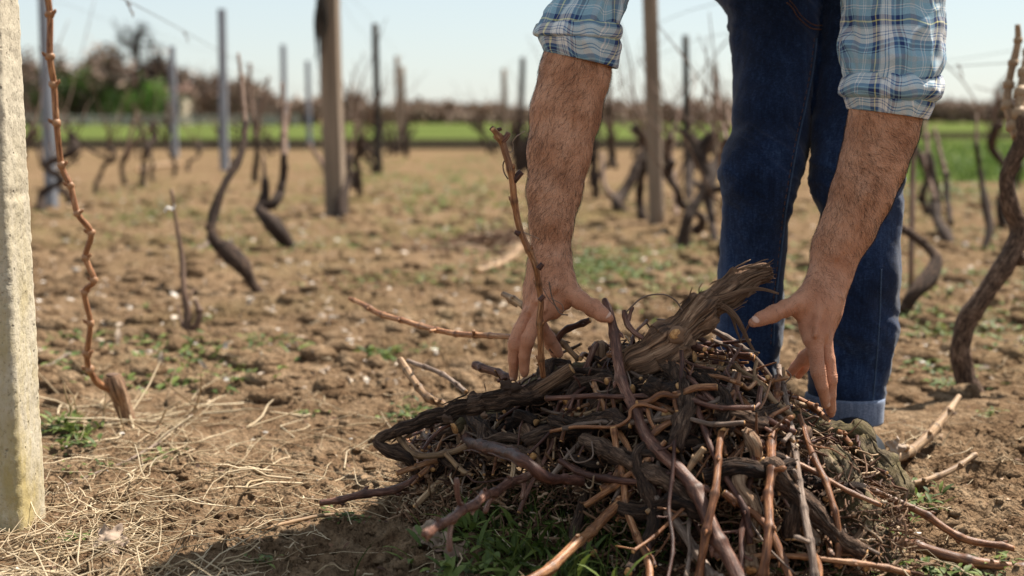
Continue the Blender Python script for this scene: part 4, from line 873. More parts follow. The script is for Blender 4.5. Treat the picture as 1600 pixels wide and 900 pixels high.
# nails, eyes, hair
for hd in (handA, handB):
    nn = np.array(hd['nailn']); nn = nn/np.linalg.norm(nn)
    for f in ('thumb', 'index', 'middle'):
        q = pr(hd[f]); tip, prev = q[-2], q[-3]; ax = q[-1][:3]-prev[:3]; ax /= np.linalg.norm(ax)
        n_ = np.array([-.1 if hd is handA else .1, -.72, .68]) if f == 'thumb' else nn
        n_ = n_-ax*(n_@ax); n_ /= np.linalg.norm(n_); s_ = np.cross(ax, n_)
        V, T = ICO[3]; r = tip[3]
        c = q[-1][:3]-ax*.003+n_*(r*.78)
        W = c+V[:, :1]*ax*.0058+V[:, 1:2]*s_*r*.66+(V[:, 2:]*.0012-.0022*(V[:, 1:2]**2))*n_
        b = MB(); b.add(W, None, T); adopt(b.build('fingernail', M['nail']), man)
for sgn in (-1, 1): b = MB(); b.blob(HB(sgn*.031, .082, .004), .011, 2, 0); adopt(b.build('eye', M['nail']), man)
b = MB(); m = 5200; d = rng.normal(size=(m, 3)); d /= np.linalg.norm(d, axis=1)[:, None]; loc = d @ np.stack([rt, fwd, upv], 1)
d = d[(loc[:, 2] > -.38+1.0*loc[:, 1]) | (loc[:, 1] < -.3)]; m = len(d); p0 = HB(0, -.005, .022)+d*.086
t = np.linspace(0, 1, 5)[None, :, None]; L = rng.uniform(.02, .045, m)[:, None, None]; cd = (upv*-.2-fwd*.6+rng.normal(0, .35, (m, 3)))[:, None]
batch_tubes(b, p0[:, None]+d[:, None]*L*t*.55+cd*L*t**1.5*.8, .0011*np.linspace(1, .3, 5)[None]*np.ones((m, 1)), 3)
V, T = ICO[4]; k = HB(0, -.008, .024)+V*.089; loc = V @ np.stack([rt, fwd, upv], 1); keep = (loc[:, 2] > -.38+1.0*loc[:, 1]) | (loc[:, 1] < -.3)
b.add(k, None, T[keep[T].all(1)]); adopt(b.build('hair', M['hair']), man)
b = MB()
for hd, ms, zlo, zhi in ((handA, 8000, .325, .72), (handB, 8000, .325, .66)):
    V, N = hd['V'], hd['N']; z = V[:, 2]; prob = np.clip((z-zlo)/.10, 0, 1)*(z < zhi); prob[(z > zlo-.05) & (z < zlo+.05)] += .10
    prob = prob*(.45+1.0*np.clip(fbm(V[:, 0]*28, V[:, 1]*28, V[:, 2]*14, 2)+.25, 0, 1)); prob /= prob.sum()
    ii = rng.choice(len(V), ms, p=prob, replace=False); p0, n0 = V[ii], N[ii]
    side = -1 if hd is handA else 1
    d = np.stack([side*(.35+.8*fbm(p0[:, 0]*20, p0[:, 1]*20, p0[:, 2]*14, 2)), 0*ii, -1+.4*fbm(p0[:, 0]*25+9, p0[:, 1]*25, p0[:, 2]*20, 2)], 1)+rng.normal(0, .34, (ms, 3))
    d -= n0*(d*n0).sum(1)[:, None]; d /= np.linalg.norm(d, axis=1)[:, None]; L = rng.uniform(.007, .017, ms)[:, None, None]; t = np.linspace(0, 1, 5)[None, :, None]
    cur = np.cross(n0, d)*rng.normal(0, .35, (ms, 1))
    batch_tubes(b, p0[:, None]-n0[:, None]*.0003+n0[:, None]*L*(.30*t-.18*t*t)+d[:, None]*L*t+cur[:, None]*L*t*t, rng.uniform(.00008, .00012, ms)[:, None]*np.array([1, 1, .85, .6, .2])[None], 3)
adopt(b.build('arm_hair', M['armhair']), man)
# jeans
F = SDF((.30, 2.28, .03), (.82, 2.86, 1.05), .0045)
for l in (legA, legB): F.chain(pr(l), .003)
a0, b0 = pr(legA)[0], pr(legB)[0]; F.cap(a0[:3]+[0, .02, .01], .10, b0[:3]+[0, .02, .01], .10, .03); F.cap(C0+[-.07, 0, -.02], .112, C0+[.07, 0, -.02], .112, .04)
X, Y_, Z = np.meshgrid(*F.ax, indexing='ij', sparse=True); zc = P(1320, 640, 2.47)[2]; F.S = np.maximum(F.S, (zc-Z+0*X+0*Y_).astype(np.float32)); F.S = np.maximum(F.S, (Z+0*X-(.93+(Y_-2.66)*.9)-.02).astype(np.float32))
V, Q = F.mesh(); V = smooth_mesh(V, Q, 2); N = vnorm(V, Q)
def folds(V, kz=9.0, amp=.004):
    x, y, z = V.T; w1 = fbm(x*5+3, y*5, z*kz+2.5*x, 3); w2 = fbm(x*9, y*9+z*4, z*kz*1.6-6*x, 2)
    return amp*(1-2.2*np.abs(w1))+amp*.5*(1-2*np.abs(w2))
kn2 = lambda V: .0045*(.4-np.abs(fbm(V[:, 0]*7+2, V[:, 1]*7, V[:, 2]*30+3*V[:, 0]*8, 3)))
kneew = np.exp(-((V[:, 2]-.50)/.07)**2)+.7*np.exp(-((V[:, 2]-.20)/.08)**2)+.8*np.clip((V[:, 2]-.7)/.1, 0, 1)
V = V+N*((folds(V)*(.7+2.0*kneew)+kn2(V)*(.4+2.2*kneew)+.003*fbm(V[:, 0]*30, V[:, 1]*30, V[:, 2]*5, 2))[:, None]-.0035)
b = MB(); b.add(V, Q); jeans = adopt(b.build('jeans', M['denim']), man)
bvh = BVHTree.FromPolygons([tuple(v) for v in V], [tuple(q) for q in Q])
def on_jeans(u, v, off=.0006):
    o_ = Vector((0, 0, CAM_H)); d_ = Vector(P(u, v, 2.4))-o_; h, n_, i_, t_ = bvh.ray_cast(o_, d_.normalized())
    return None if h is None else np.array(h+n_*off)
def seam(pl, name, mat, r=.0009, dash=False):
    q = cr([(a[0], a[1], 0) for a in pl], n=120); q = [on_jeans(a[0], a[1]) for a in q]; q = np.array([a for a in q if a is not None and a[1] < 2.75]); bb = MB()
    if len(q) < 6: return
    if dash:
        q = cr(q, n=240)
        for i in range(0, 236, 5): bb.tube(q[i:i+4], r, 5)
    else: bb.tube(q, r, 6)
    o = bb.build(name, mat); o.parent = jeans
seam([(1276, 60), (1270, 110), (1258, 170), (1248, 215), (1238, 270), (1228, 330), (1220, 400), (1212, 470), (1208, 540)], 'inseam', M['thread_blue'], .0014)
seam([(1272, 60), (1266, 110), (1254, 170), (1244, 215), (1234, 270), (1224, 330), (1216, 400), (1208, 470), (1204, 540)], 'stitching', M['thread'], .00045, True)
seam([(1229, 4), (1238, 12), (1246, 26), (1258, 38), (1270, 45), (1284, 46)], 'stitching', M['thread'], .0011, True)
seam([(1233, 0), (1242, 10), (1250, 22), (1260, 32), (1272, 39), (1286, 40)], 'stitching', M['thread'], .0009, True)
seam([(1377, 420), (1374, 500), (1368, 580), (1362, 640)], 'outseam', M['thread_blue'], .0012)
# turned-up cuffs
def loft(rings, n, sides, fold=None, uvr=.072, name='', mat=None, parent=None, inward=()):
    """rings (u, v, Y, r_px, tilt, depth ratio) in photo measures, turned into metres where they stand"""
    A = np.array([[*P(a[0], a[1], a[2]), a[3]*a[2]/FPX, a[4], a[5]] for a in rings]); q = cr(A, n=n)
    th = np.linspace(0, 2*math.pi, sides+1); s = np.r_[0, np.cumsum(np.linalg.norm(np.diff(np.c_[q[:, 3]*1.0, q[:, 2]], axis=0), axis=1))]
    rr = np.repeat(q[:, 3:4], sides+1, 1)
    if fold is not None: rr = rr+fold(th[None], s[:, None], q)
    X = q[:, :1]+rr*np.cos(th); Y = q[:, 1:2]+rr*np.sin(th)*q[:, 5:6]; Z = q[:, 2:3]-q[:, 4:5]*rr*np.cos(th)
    V = np.stack([X, Y, Z], -1); dz = V[:, :, 2]; m = sides+1; i, j = np.meshgrid(np.arange(len(q)-1), np.arange(sides), indexing='ij'); a = (i*m+j).ravel()
    uv = np.stack(np.broadcast_arrays(th[None]*uvr+.02*fbm(np.cos(th)[None]*1.3, np.sin(th)[None]*1.3, s[:, None]*14, 2), s[:, None]+.012*fbm(np.cos(th)[None]*1.6+5, np.sin(th)[None]*1.6, s[:, None]*12, 2)), -1).reshape(-1, 2)
    bb = MB(); bb.add(V.reshape(-1, 3), np.stack([a, a+1, a+m+1, a+m], 1), None, uv); return adopt(bb.build(name, mat), parent) if parent is man else bb.build(name, mat, parent)
def cyl_fold(amp, kv=26, kt=1.6, seed=0.0, ridge=True):
    def f(th, s, q):
        c, d = np.cos(th)*kt+seed, np.sin(th)*kt+seed; n1 = fbm(c, d, s*kv+.9*np.cos(th*1+seed), 3); n2 = fbm(c*1.9, d*1.9+3, s*kv*1.7, 2)
        return amp*((.55-1.7*np.abs(n1))+.38*(.5-1.5*np.abs(n2)) if ridge else n1)
    return f
for (u, Y, r, seed) in ((1320, 2.472, 61, 1.0), (1166, 2.53, 53, 4.0)):
    dv = 0 if u > 1200 else 4
    cu = loft([(u, 616+dv, Y, r-3, .03, .98), (u, 617+dv, Y, r+.5, .03, .98), (u, 622+dv, Y, r+1.5, .03, .98), (u-1, 636+dv, Y, r+1, .03, .98), (u-1, 650+dv, Y, r, .03, .98), (u-1, 655+dv, Y, r-.5, .03, .98), (u-1, 656+dv, Y, r-3, .03, .98), (u-1, 648+dv, Y, r-4, .03, .98), (u, 625+dv, Y, r-5, .03, .98)], 44, 72, cyl_fold(.0012, 20, 1.4, seed, False), .066, 'turned_up_cuff', M['denim_in'], jeans)
# shoes
for (u, Y) in ((1322, 2.50), (1168, 2.55)):
    x = (u-800)/FPX*Y; F = SDF((x-.08, Y-.27, -.01), (x+.08, Y+.09, .16), .003); k = .02
    F.cap([x, Y, .12], .042, [x, Y, .06], .038, k); F.cap([x, Y+.015, .05], .036, [x, Y-.06, .052], .04, k); F.cap([x, Y-.06, .055], .038, [x-.004, Y-.17, .042], .037, k); F.cap([x-.004, Y-.17, .04], .038, [x-.004, Y-.20, .034], .031, k)
    F.cap([x, Y-.01, .16], .033, [x, Y-.01, .14], .033, .004, sub=True); Xs, Ys, Zs = np.meshgrid(*F.ax, indexing='ij', sparse=True); F.S = np.maximum(F.S, (.020-Zs+0*Xs+0*Ys).astype(np.float32))
    V, Q = F.mesh(); V = smooth_mesh(V, Q, 1); b = MB(); b.add(V, Q); sh = adopt(b.build('shoe', M['shoe']), man)
    b = MB(); th = np.linspace(0, 2*math.pi, 49)[:-1]; ys = np.cos(th)*.145; wd = .044*np.where(ys < 0, 1.0, .84); ring = np.stack([x-.002+np.sin(th)*wd*np.abs(np.sin(th))**-.35*np.abs(np.sin(th))**.2 if False else x-.002+np.sign(np.sin(th))*np.abs(np.sin(th))**.7*wd, Y-.078+ys], 1)
    rows = [np.c_[ring*1.0, np.full(48, z)] for z in (-.012, .022)]; V = np.vstack(rows); Q = [[j, (j+1) % 48, 48+(j+1) % 48, 48+j] for j in range(48)]
    b.add(V, Q); kk = b.n; b.add([[x, Y-.07, .022], [x, Y-.07, -.012]], None, [[48+j-kk, 48+(j+1) % 48-kk, 0] for j in range(48)]+[[(j+1) % 48-kk, j-kk, 1] for j in range(48)]); b.build('sole', M['sole'], sh)
    b = MB()
    for k in range(5):
        c = np.array([x, Y-.045-.019*k, .100-.0085*k]); b.tube(cr([c+[-.024, .004, -.006], c+[0, -.002, .004], c+[.024, .004, -.006]], n=9), .0022, 6)
    b.build('lace', M['shoe'], sh)
# shirt
F = SDF((0, 2.1, .78), (.80, 2.95, 1.3), .006)
for sgn in (-1, 1): F.cap(C0+[sgn*.075, 0, .01], .122, C1+[sgn*.08, 0, 0], .135, .05)
F.cap(shA, .088, P(925, -60, 2.24), .062, .04); F.cap(shB, .09, P(1395, -60, 2.24), .078, .04); F.cap(shA, .085, C1, .12, .05); F.cap(shB, .085, C1, .12, .05); F.cap(C1, .09, C1+[-.005, -.11, .01], .07, .03)
F.cap(C1+[-.005, -.16, .01], .06, C1+[-.005, -.10, .01], .06, .006, sub=True)
V, Q = F.mesh(); V = smooth_mesh(V, Q, 2); N = vnorm(V, Q); V = V+N*(folds(V, 6, .006))[:, None]
b = MB(); b.add(V, Q); shirt = adopt(b.build('shirt', M['plaid_body']), man)
SL = 'sleeve'
slA = loft([(940, -150, 2.27, 66, 0, .95), (934, -70, 2.24, 60, 0, .95), (925, -5, 2.22, 53, .05, .95), (914, 22, 2.21, 57, .08, .95), (906, 44, 2.205, 60, .08, .95), (904, 54, 2.2, 57, .08, .95)], 190, 150, cyl_fold(.0105, 13, 1.2, 2.0), .056, SL, M['plaid'], shirt)
loft([(904, 36, 2.205, 55, .0, .96), (903, 37, 2.205, 62, .0, .96), (903, 44, 2.205, 67, .0, .96), (902, 52, 2.205, 68.5, .02, .96), (902, 58, 2.203, 66, .04, .96), (903, 62, 2.203, 58, .06, .96)], 46, 150, cyl_fold(.0035, 22, 1.6, 7.0), .056, 'rolled_cuff', M['plaid'], shirt)
loft([(903, 53, 2.205, 55, .04, .96), (903, 56, 2.205, 61, .06, .96), (905, 64, 2.2, 63.5, .1, .96), (906, 76, 2.2, 62.5, .15, .96), (907, 86, 2.2, 60, .2, .96), (908, 93, 2.2, 57.5, .22, .96), (908, 95, 2.2, 55, .22, .96), (907, 90, 2.2, 53, .2, .96), (906, 74, 2.2, 52, .15, .96)], 80, 150, cyl_fold(.0040, 20, 1.4, 3.0), .056, 'rolled_cuff', M['plaid'], shirt)
slB = loft([(1402, -150, 2.28, 84, 0, .95), (1397, -70, 2.25, 78, 0, .95), (1392, 0, 2.23, 74, 0, .95), (1391, 50, 2.22, 77, .02, .95), (1392, 90, 2.21, 76, .05, .95), (1393, 112, 2.205, 71, .05, .95), (1392, 124, 2.2, 66, .05, .95)], 230, 180, cyl_fold(.0135, 11, 1.2, 5.0), .076, SL, M['plaid'], shirt)
loft([(1393, 114, 2.205, 62, .02, .95), (1393, 116, 2.205, 70, .02, .95), (1393, 124, 2.205, 76, .02, .95), (1392, 138, 2.2, 79, .03, .95), (1391, 150, 2.2, 75.5, .04, .95), (1390, 157, 2.2, 66, .05, .95)], 70, 180, cyl_fold(.0055, 20, 1.5, 9.0), .076, 'rolled_cuff', M['plaid'], shirt)
loft([(1390, 146, 2.2, 62, .05, .95), (1389, 151, 2.2, 67, .07, .95), (1388, 160, 2.2, 67, .1, .95), (1387, 170, 2.2, 63.5, .12, .95), (1386, 177, 2.2, 60.5, .14, .95), (1386, 179, 2.2, 58, .14, .95), (1386, 174, 2.2, 55, .12, .95), (1387, 155, 2.2, 54, .08, .95)], 76, 180, cyl_fold(.0036, 20, 1.4, 11.0), .076, 'rolled_cuff', M['plaid'], shirt)
# ------------------------------------------------------------------ the pile of pruned vine wood
PX = np.array([-.30, -.22, -.12, 0, .10, .20, .28, .36, .44, .52, .60, .68]); PZ = np.array([0, .045, .10, .165, .215, .245, .25, .215, .165, .12, .05, 0])
def pile_h(x, y):
    yc = np.interp(x, [-.3, 0, .2, .6], [2.30, 2.20, 2.12, 2.08]); ry = np.interp(x, [-.3, -.1, .1, .3, .5, .7], [.10, .17, .25, .30, .27, .15])
    t = 1-((np.asarray(y)-yc)/ry)**2
    return np.interp(x, PX, PZ)*np.sqrt(np.maximum(t, 0))
def surfY(u, v, ymax=2.75):
    ys = np.linspace(1.55, ymax, 260)
    for Y in ys:
        p = P(u, v, Y); h = pile_h(p[0], Y) if p[2] > 0 else 9
        if p[2] <= max(h, .012): return Y
    return None
hand_pts = np.vstack([[q[:3] for q in pr(hd[f])] for hd in (handA, handB) for f in ('thumb', 'index', 'middle', 'ring', 'pinky')]+[[q[:3] for q in pr(armA[:0])]] if False else
                     [[q[:3] for q in pr(hd[f])] for hd in (handA, handB) for f in ('thumb', 'index', 'middle', 'ring', 'pinky')]+[[q[:3] for q in pr(l)] for hd in (handA, handB) for l in hd['palm']+hd['wrist']])
leg_pts = np.array([[x, y, z] for (x, y) in ((.585, 2.48), (.416, 2.54)) for z in np.linspace(0, .4, 8)])
def near_hand(q, tol):
    return (np.linalg.norm(q[:, None]-hand_pts[None], axis=2).min() < tol) or (np.linalg.norm(q[:, None]-leg_pts[None], axis=2).min() < .065)

def ground_pl(pl, dY=0.0):
    """rows (u, v, r[, Y]) -> world rows; a missing Y lies on the face of the pile"""
    Y = np.array([a[3] if len(a) > 3 else (surfY(a[0], a[1]) or 2.2) for a in pl])
    free = np.array([len(a) <= 3 for a in pl]); t = np.linspace(0, 1, len(pl))
    if free.sum() > 2:
        c = np.polyfit(t, Y, min(2, len(pl)-2)); F_ = np.polyval(c, t); Y = np.where(free, F_-.5*max(0, (F_-Y)[free].max()), Y)
    Y = np.where(free, Y+dY, Y)
    A = np.array([[*P(a[0], a[1], y), a[2]*y/FPX] for a, y in zip(pl, Y)])
    return A
class Stick: pass
def make_cane(A, name, matl, node=.055, label=None, cat='cane', group=None, ends='cut', buds=True, gap=.004, sides=12, stubs=0):
    """a one-year shoot: slightly zigzag, swollen nodes with buds, cut ends"""
    L = np.linalg.norm(np.diff(A[:, :3], axis=0), axis=1).sum(); q = cr(A, step=gap); s = np.linspace(0, L, len(q))
    sd = rng.random()*60; ph = rng.random()*node; k = np.arange(ph, L, node)*1.0; k = k+rng.normal(0, node*.12, len(k))
    r = q[:, 3].copy(); p = q[:, :3].copy(); _, N, B = frames(p); ang = rng.random()*6.28
    zz = np.interp(s, np.r_[0, k, L] if len(k) else [0, L], np.r_[0, [(-1)**i for i in range(len(k))], 0] if len(k) else [0, 0])
    p = p+(N*math.cos(ang)+B*math.sin(ang))*(zz*r*.35)[:, None]+N*(r*.4*fbm(s*10, sd, 0, 2))[:, None]
    for kk in k: r = r*(1+.30*np.exp(-((s-kk)/(.0045+.3*r))**2))
    r = r*(1+.06*fbm(s*40, sd, 0, 2)); b = MB()
    nm = np.zeros(len(s))
    for kk in k: nm = np.maximum(nm, np.exp(-((s-kk-.001)/(.002+.35*r))**2))
    nm = np.maximum(nm*.9, np.clip(fbm(s*14, sd+3, 0, 2)*1.2, 0, .5)); b.tube(p, r, sides, disp=lambda th, ss, rr: rr*.12*fbm(np.cos(th)*2+sd, np.sin(th)*2, ss*14, 2), cap=True, rnd=np.r_[np.repeat(nm, sides+1), 0, 0])
    if buds:
        for i, kk in enumerate(k):
            j = int(np.clip(round(kk/L*(len(q)-1)), 1, len(q)-2)); sg = (-1)**i; d = (N[j]*math.cos(ang)+B[j]*math.sin(ang))*sg; tg = (p[j+1]-p[j-1]); tg /= np.linalg.norm(tg)+1e-9; rr = q[j, 3]
            b.tube([p[j]+d*rr*.6, p[j]+d*rr*1.35+tg*rr*.6, p[j]+d*rr*1.75+tg*rr*1.4], rr*np.array([.6, .5, .12]), 6)
            if rng.random() < stubs:
                d2 = d+tg*.6+rng.normal(0, .3, 3); d2 /= np.linalg.norm(d2); Ls = rng.uniform(.01, .045); e = p[j]+d2*Ls
                b.tube(cr([p[j], p[j]+d2*Ls*.5+rng.normal(0, .002, 3), e], n=7), rr*.55*np.array([1.2, 1, 1, 1, 1.1, 1.3, .9]), 7)
    o = b.build(name, matl); tag(o, label, cat, group)
    if ends == 'cut':
        for idx in (0, -1):
            d = p[idx]-p[1 if idx == 0 else -2]; d /= np.linalg.norm(d)+1e-9; bb = MB(); bb.tube([p[idx], p[idx]+d*.0007], r[idx]*.86, 10); e = bb.build('cut_end', M['cut']); e.parent = o
    return o, p, r
def make_old(A, name, matl, label=None, cat='branch', group=None, rough=.30, wobble=.35, cut=True, shred=0, twist=18, step=.0035, sides=26, knots=3, grain=1.0):
    """old vine wood: crooked, ridged along the fibres, knotty"""
    q = cr(A, step=step); L = len(q)*step; s = np.arange(len(q))*step; sd = rng.random()*80
    p, r0 = q[:, :3].copy(), q[:, 3]; _, N, B = frames(p)
    p = p+N*(wobble*r0*fbm(s*26, sd, 0, 3, .6))[:, None]*1.3+B*(wobble*r0*fbm(s*26, sd+9, 0, 3, .6))[:, None]*1.3; r = r0*(1+.34*fbm(s*34, sd+4, 0, 3, .6))
    kn = [(rng.uniform(0, L), rng.uniform(0, 6.28), rng.uniform(.4, .9)) for _ in range(knots+2)]
    def disp(th, ss, rr):
        a = th+ss*twist*.2; c_, d_ = np.cos(a), np.sin(a); f = 1-2.8*np.abs(fbm(c_*3.4+sd, d_*3.4, ss*24*grain, 3)); g = fbm(c_*6+sd, d_*6, ss*110*grain, 3); e = 0
        for (ks, ka, kh) in kn: e = e+kh*np.exp(-((ss-ks)/(.9*rr+.002))**2-((np.angle(np.exp(1j*(th-ka))))/.7)**2)
        return rr*(rough*f*.65+rough*.75*g+e)
    b = MB(); b.tube(p, r, sides, disp=disp); o = b.build(name, matl); tag(o, label, cat, group)
    if cut:
        for idx in (0, -1):
            d = p[idx]-p[2 if idx == 0 else -3]; d /= np.linalg.norm(d); bb = MB(); bb.tube([p[idx]-d*.001, p[idx]+d*.0015], r[idx]*.80, 16, disp=lambda th, ss, rr: rr*.12*np.cos(th*3+sd)); e = bb.build('cut_end', M['cut']); e.parent = o
    if shred and shred != 6:
        bb = MB(); t_, N, B = frames(p)
        for _ in range(shred):
            n = rng.integers(6, max(7, min(16, len(p)//2))); i0 = rng.integers(0, max(1, len(p)-n*3-1)); idx = np.minimum(i0+np.arange(n)*3, len(p)-1); a = rng.random()*6.28+s[idx]*twist*.2
            lift = np.linspace(0, 1, n)**2*rng.uniform(0, .012)*(1 if rng.random() < .6 else .2); 
            if rng.random() < .5: lift = lift[::-1]
            pp = p[idx]+(N[idx]*np.cos(a)[:, None]+B[idx]*np.sin(a)[:, None])*(r[idx]*1.12+lift)[:, None]
            bb.tube(pp, rng.uniform(.0007, .002)*np.r_[.5, np.ones(n-2), .3], 5, flat=.35)
        e = bb.build('bark_strips', matl); e.parent = o
    return o, p, r
OLD = 'old thick vine wood in the pile'; CAN = 'pruned canes in the pile'
def SURF(*rows): return ground_pl(list(rows), -.012)
# --- pieces one can pick out in the photo
o, p, r = make_old(SURF((1203, 423, 10, 2.16), (1178, 432, 15, 2.15), (1150, 446, 18, 2.14), (1118, 468, 20, 2.12), (1085, 500, 23, 2.09), (1050, 532, 24, 2.07), (1018, 554, 21, 2.06), (992, 572, 17, 2.07), (972, 588, 10, 2.08)), 'vine_trunk_piece', M['old_warm'], 'thick peeling trunk piece rising to a torn end between the two hands', rough=.46, wobble=.2, cut=False, grain=.22, shred=120, sides=40, step=.0022, group=OLD, twist=9)
kn = P(1056, 524, 2.043); b = MB(); b.blob(kn, (.013, .009, .013), 3, .3); b.build('knot', M['old_warm'], o); b = MB(); b.blob(kn+[-.002, -.007, .002], (.008, .0035, .008), 2, .35); b.build('cut_end', M['cut'], o)
b = MB()      # torn fibres at the broken end and long loose strips
for _ in range(34):
    q0 = P(1186+rng.uniform(-6, 6), 430+rng.uniform(-13, 12), 2.15+rng.uniform(-.012, .012)); d = np.array([.8, rng.normal(0, .15), rng.normal(.18, .28)]); L = rng.uniform(.008, .026)
    b.tube(cr([q0-d*.02, q0, q0+d*L], n=6), rng.uniform(.0008, .0024)*np.array([1, 1, 1, .9, .6, .2]), 5, flat=.5)
for pl, rr in (([(1098, 470), (1128, 466), (1160, 455), (1190, 452), (1217, 459)], 5), ([(1106, 470), (1132, 480), (1150, 496), (1160, 515), (1170, 535), (1183, 556)], 5), ([(1112, 474), (1140, 490), (1152, 520), (1158, 536)], 3), ([(1085, 478), (1078, 462), (1082, 448)], 1.6), ([(1096, 470), (1092, 452), (1098, 442)], 1.4), ([(1075, 486), (1066, 470)], 1.2)):
    q = cr(np.array([[*P(a, c, 2.10-.0004*i), rr*2.1/FPX] for i, (a, c) in enumerate(pl)]), step=.003); b.tube(q[:, :3], q[:, 3]*1.3*np.linspace(1, .3, len(q)), 10, flat=.22, disp=lambda th, ss, rr_: rr_*.3*fbm(np.cos(th)*2, np.sin(th)*2, ss*40, 2))
b.build('bark_strips', M['old_warm'], o)
o, p, r = make_old(SURF((985, 600, 9, 2.09), (948, 588, 11, 2.09), (900, 590, 12, 2.09), (850, 604, 11, 2.09), (800, 618, 12, 2.08), (745, 632, 10, 2.09), (690, 652, 10.5, 2.1), (640, 664, 8.5, 2.11), (602, 680, 8, 2.12), (588, 694, 7, 2.12)), 'vine_branch', M['old'], 'long thick branch running left across the crest below the hand on the left', rough=.40, wobble=.6, knots=7, grain=.4, shred=40, sides=34, step=.0025, group=OLD)
A = SURF((836, 612, 10, 2.08), (862, 596, 9.5, 2.075), (893, 576, 10, 2.07)); q = cr(A, step=.003); b = MB(); b.tube(q[:, :3], q[:, 3], 20, disp=lambda th, ss, rr: rr*.14*fbm(np.cos(th)*3, np.sin(th)*3, ss*12, 2)); b.build('spur', M['old_warm'], o)
b = MB(); b.tube([q[-1, :3], q[-1, :3]+(q[-1, :3]-q[-2, :3])*.3], .0082, 14); b.build('cut_end', M['cut'], o)
for (u, v, rr, Y) in ((797, 606, 15, 2.07), (700, 655, 9, 2.08), (757, 648, 7, 2.07)): b = MB(); b.blob(P(u, v, Y), .75*rr*Y/FPX*np.array([1.2, .8, .9]), 3, 1.0, u); b.build('knot', M['old'], o)
make_old(SURF((590, 690, 7, 2.12), (606, 704, 8, 2.11), (636, 716, 9, 2.11), (650, 738, 6, 2.12)), 'vine_branch', M['old'], 'short hooked stub bending down at the left tip of the long crest branch', group=OLD, knots=1)
make_cane(SURF((945, 468, 5, 2.09), (952, 488, 6.5, 2.07), (960, 535, 8, 2.04), (970, 580, 8.5, 2.01), (986, 628, 9, 1.97), (1012, 680, 10, 1.92), (1055, 728, 10.5, 1.87), (1085, 770, 11.5, 1.83), (1112, 818, 12, 1.79), (1140, 868, 12, 1.76), (1160, 920, 12, 1.73)), 'vine_cane', M['cane_dark'], .075, 'long thick purple-brown cane running from the thumb down the middle of the pile', group=CAN, gap=.003, sides=18)
k = .0
LST = [
 (M['cane'], ((1085, 540, 5), (1130, 562, 6), (1180, 590, 6.5), (1230, 615, 6.5), (1272, 640, 6.5), (1302, 665, 6), (1330, 693, 5)), 'reddish straight cane slanting down to the fingertips of the hand on the right'),
 (M['cane'], ((1216, 590, 8), (1209, 650, 8.5), (1205, 720, 9), (1201, 800, 9), (1197, 865, 9), (1192, 920, 9)), 'upright orange-brown cane standing out from the right half of the front'),
 (M['cane_grey'], ((1217, 572, 5), (1227, 620, 5.5), (1237, 680, 6), (1248, 740, 6), (1257, 800, 7), (1268, 860, 8), (1274, 920, 8)), 'long pale grey cane just right of the upright orange-brown one'),
 (M['cane'], ((1249, 650, 5), (1262, 690, 5.5), (1280, 730, 6), (1296, 770, 6), (1309, 815, 6), (1308, 885, 6)), 'slim reddish cane bending below the fingertips on the right'),
 (M['cane'], ((1154, 585, 6.5), (1140, 640, 7), (1126, 682, 7), (1121, 730, 7), (1117, 770, 8), (1104, 830, 8.5), (1090, 910, 8)), 'brown cane leaning left in front of the dark middle, crossing the purple cane'),
 (M['cane_dark'], ((1086, 618, 6), (1096, 660, 6), (1108, 694, 5.5), (1120, 720, 5)), 'short dark cane near the middle leaning right'),
 (M['cane'], ((958, 668, 6), (963, 702, 6), (974, 745, 6.5), (978, 790, 7), (996, 840, 7), (1012, 872, 8), (1015, 920, 8)), 'red-brown cane dropping from the middle of the pile to the bottom edge'),
 (M['cane_pale'], ((802, 706, 5), (803, 728, 5), (800, 748, 4.5)), 'tiny pale upright stub on the left slope'),
 (M['cane_grey'], ((1008, 765, 8), (1050, 810, 9), (1082, 852, 9), (1112, 905, 10)), 'grey weathered cane crossing the lower front beside the purple cane'),
 (M['cane_grey'], ((1108, 512, 5), (1148, 535, 6), (1184, 568, 6), (1204, 592, 6)), 'grey cane just under the torn trunk end'),
 (M['cane_dark'], ((1120, 725, 6), (1145, 765, 6.5), (1165, 800, 7), (1172, 850, 7)), 'dark brown cane low in the front, left of the upright orange-brown cane'),
 (M['cane'], ((1130, 770, 7), (1160, 790, 7.5), (1190, 815, 8), (1215, 850, 8), (1235, 905, 8)), 'brown cane crossing behind the foot of the upright orange-brown cane'),
 (M['cane_dark'], ((1000, 545, 5), (1040, 570, 5), (1085, 600, 5), (1130, 640, 5)), 'thin dark cane below the knot of the peeling trunk'),
 (M['cane_dark'], ((875, 720, 6), (930, 745, 7), (1000, 752, 7), (1060, 735, 6)), 'dark level cane across the lower middle'),
 (M['cane'], ((1040, 690, 5), (1010, 720, 6), (960, 760, 6), (915, 790, 6)), 'reddish cane slanting down left under the red-brown cane'),
 (M['cane_pale'], ((1010, 800, 5), (1050, 770, 6), (1100, 700, 6)), 'pale brown cane rising to the right in the lower front'),
]
for mt, rows, lb in LST: make_cane(SURF(*rows)*[1, 1, 1, .84], 'vine_cane', mt, .055, lb, group=CAN, gap=.003, stubs=.25)
make_cane(SURF((1008, 742, 6, 1.95), (975, 780, 7, 1.9), (935, 818, 8, 1.85), (900, 852, 8, 1.8), (860, 886, 8, 1.75), (815, 915, 8, 1.7)), 'vine_cane', M['cane'], .06, 'red-brown cane reaching towards the viewer over the green weeds', group=CAN)
make_cane(SURF((830, 740, 6, 1.98), (782, 762, 7, 1.88), (745, 785, 7.5, 1.78), (702, 812, 7.5, 1.66), (664, 834, 7, 1.55)), 'vine_cane', M['cane_dark'], .05, 'blurred brown cane sticking out towards the viewer above the shaded soil', group=CAN, ends='none', stubs=.5)
LO = 'loose canes sticking out of the pile'
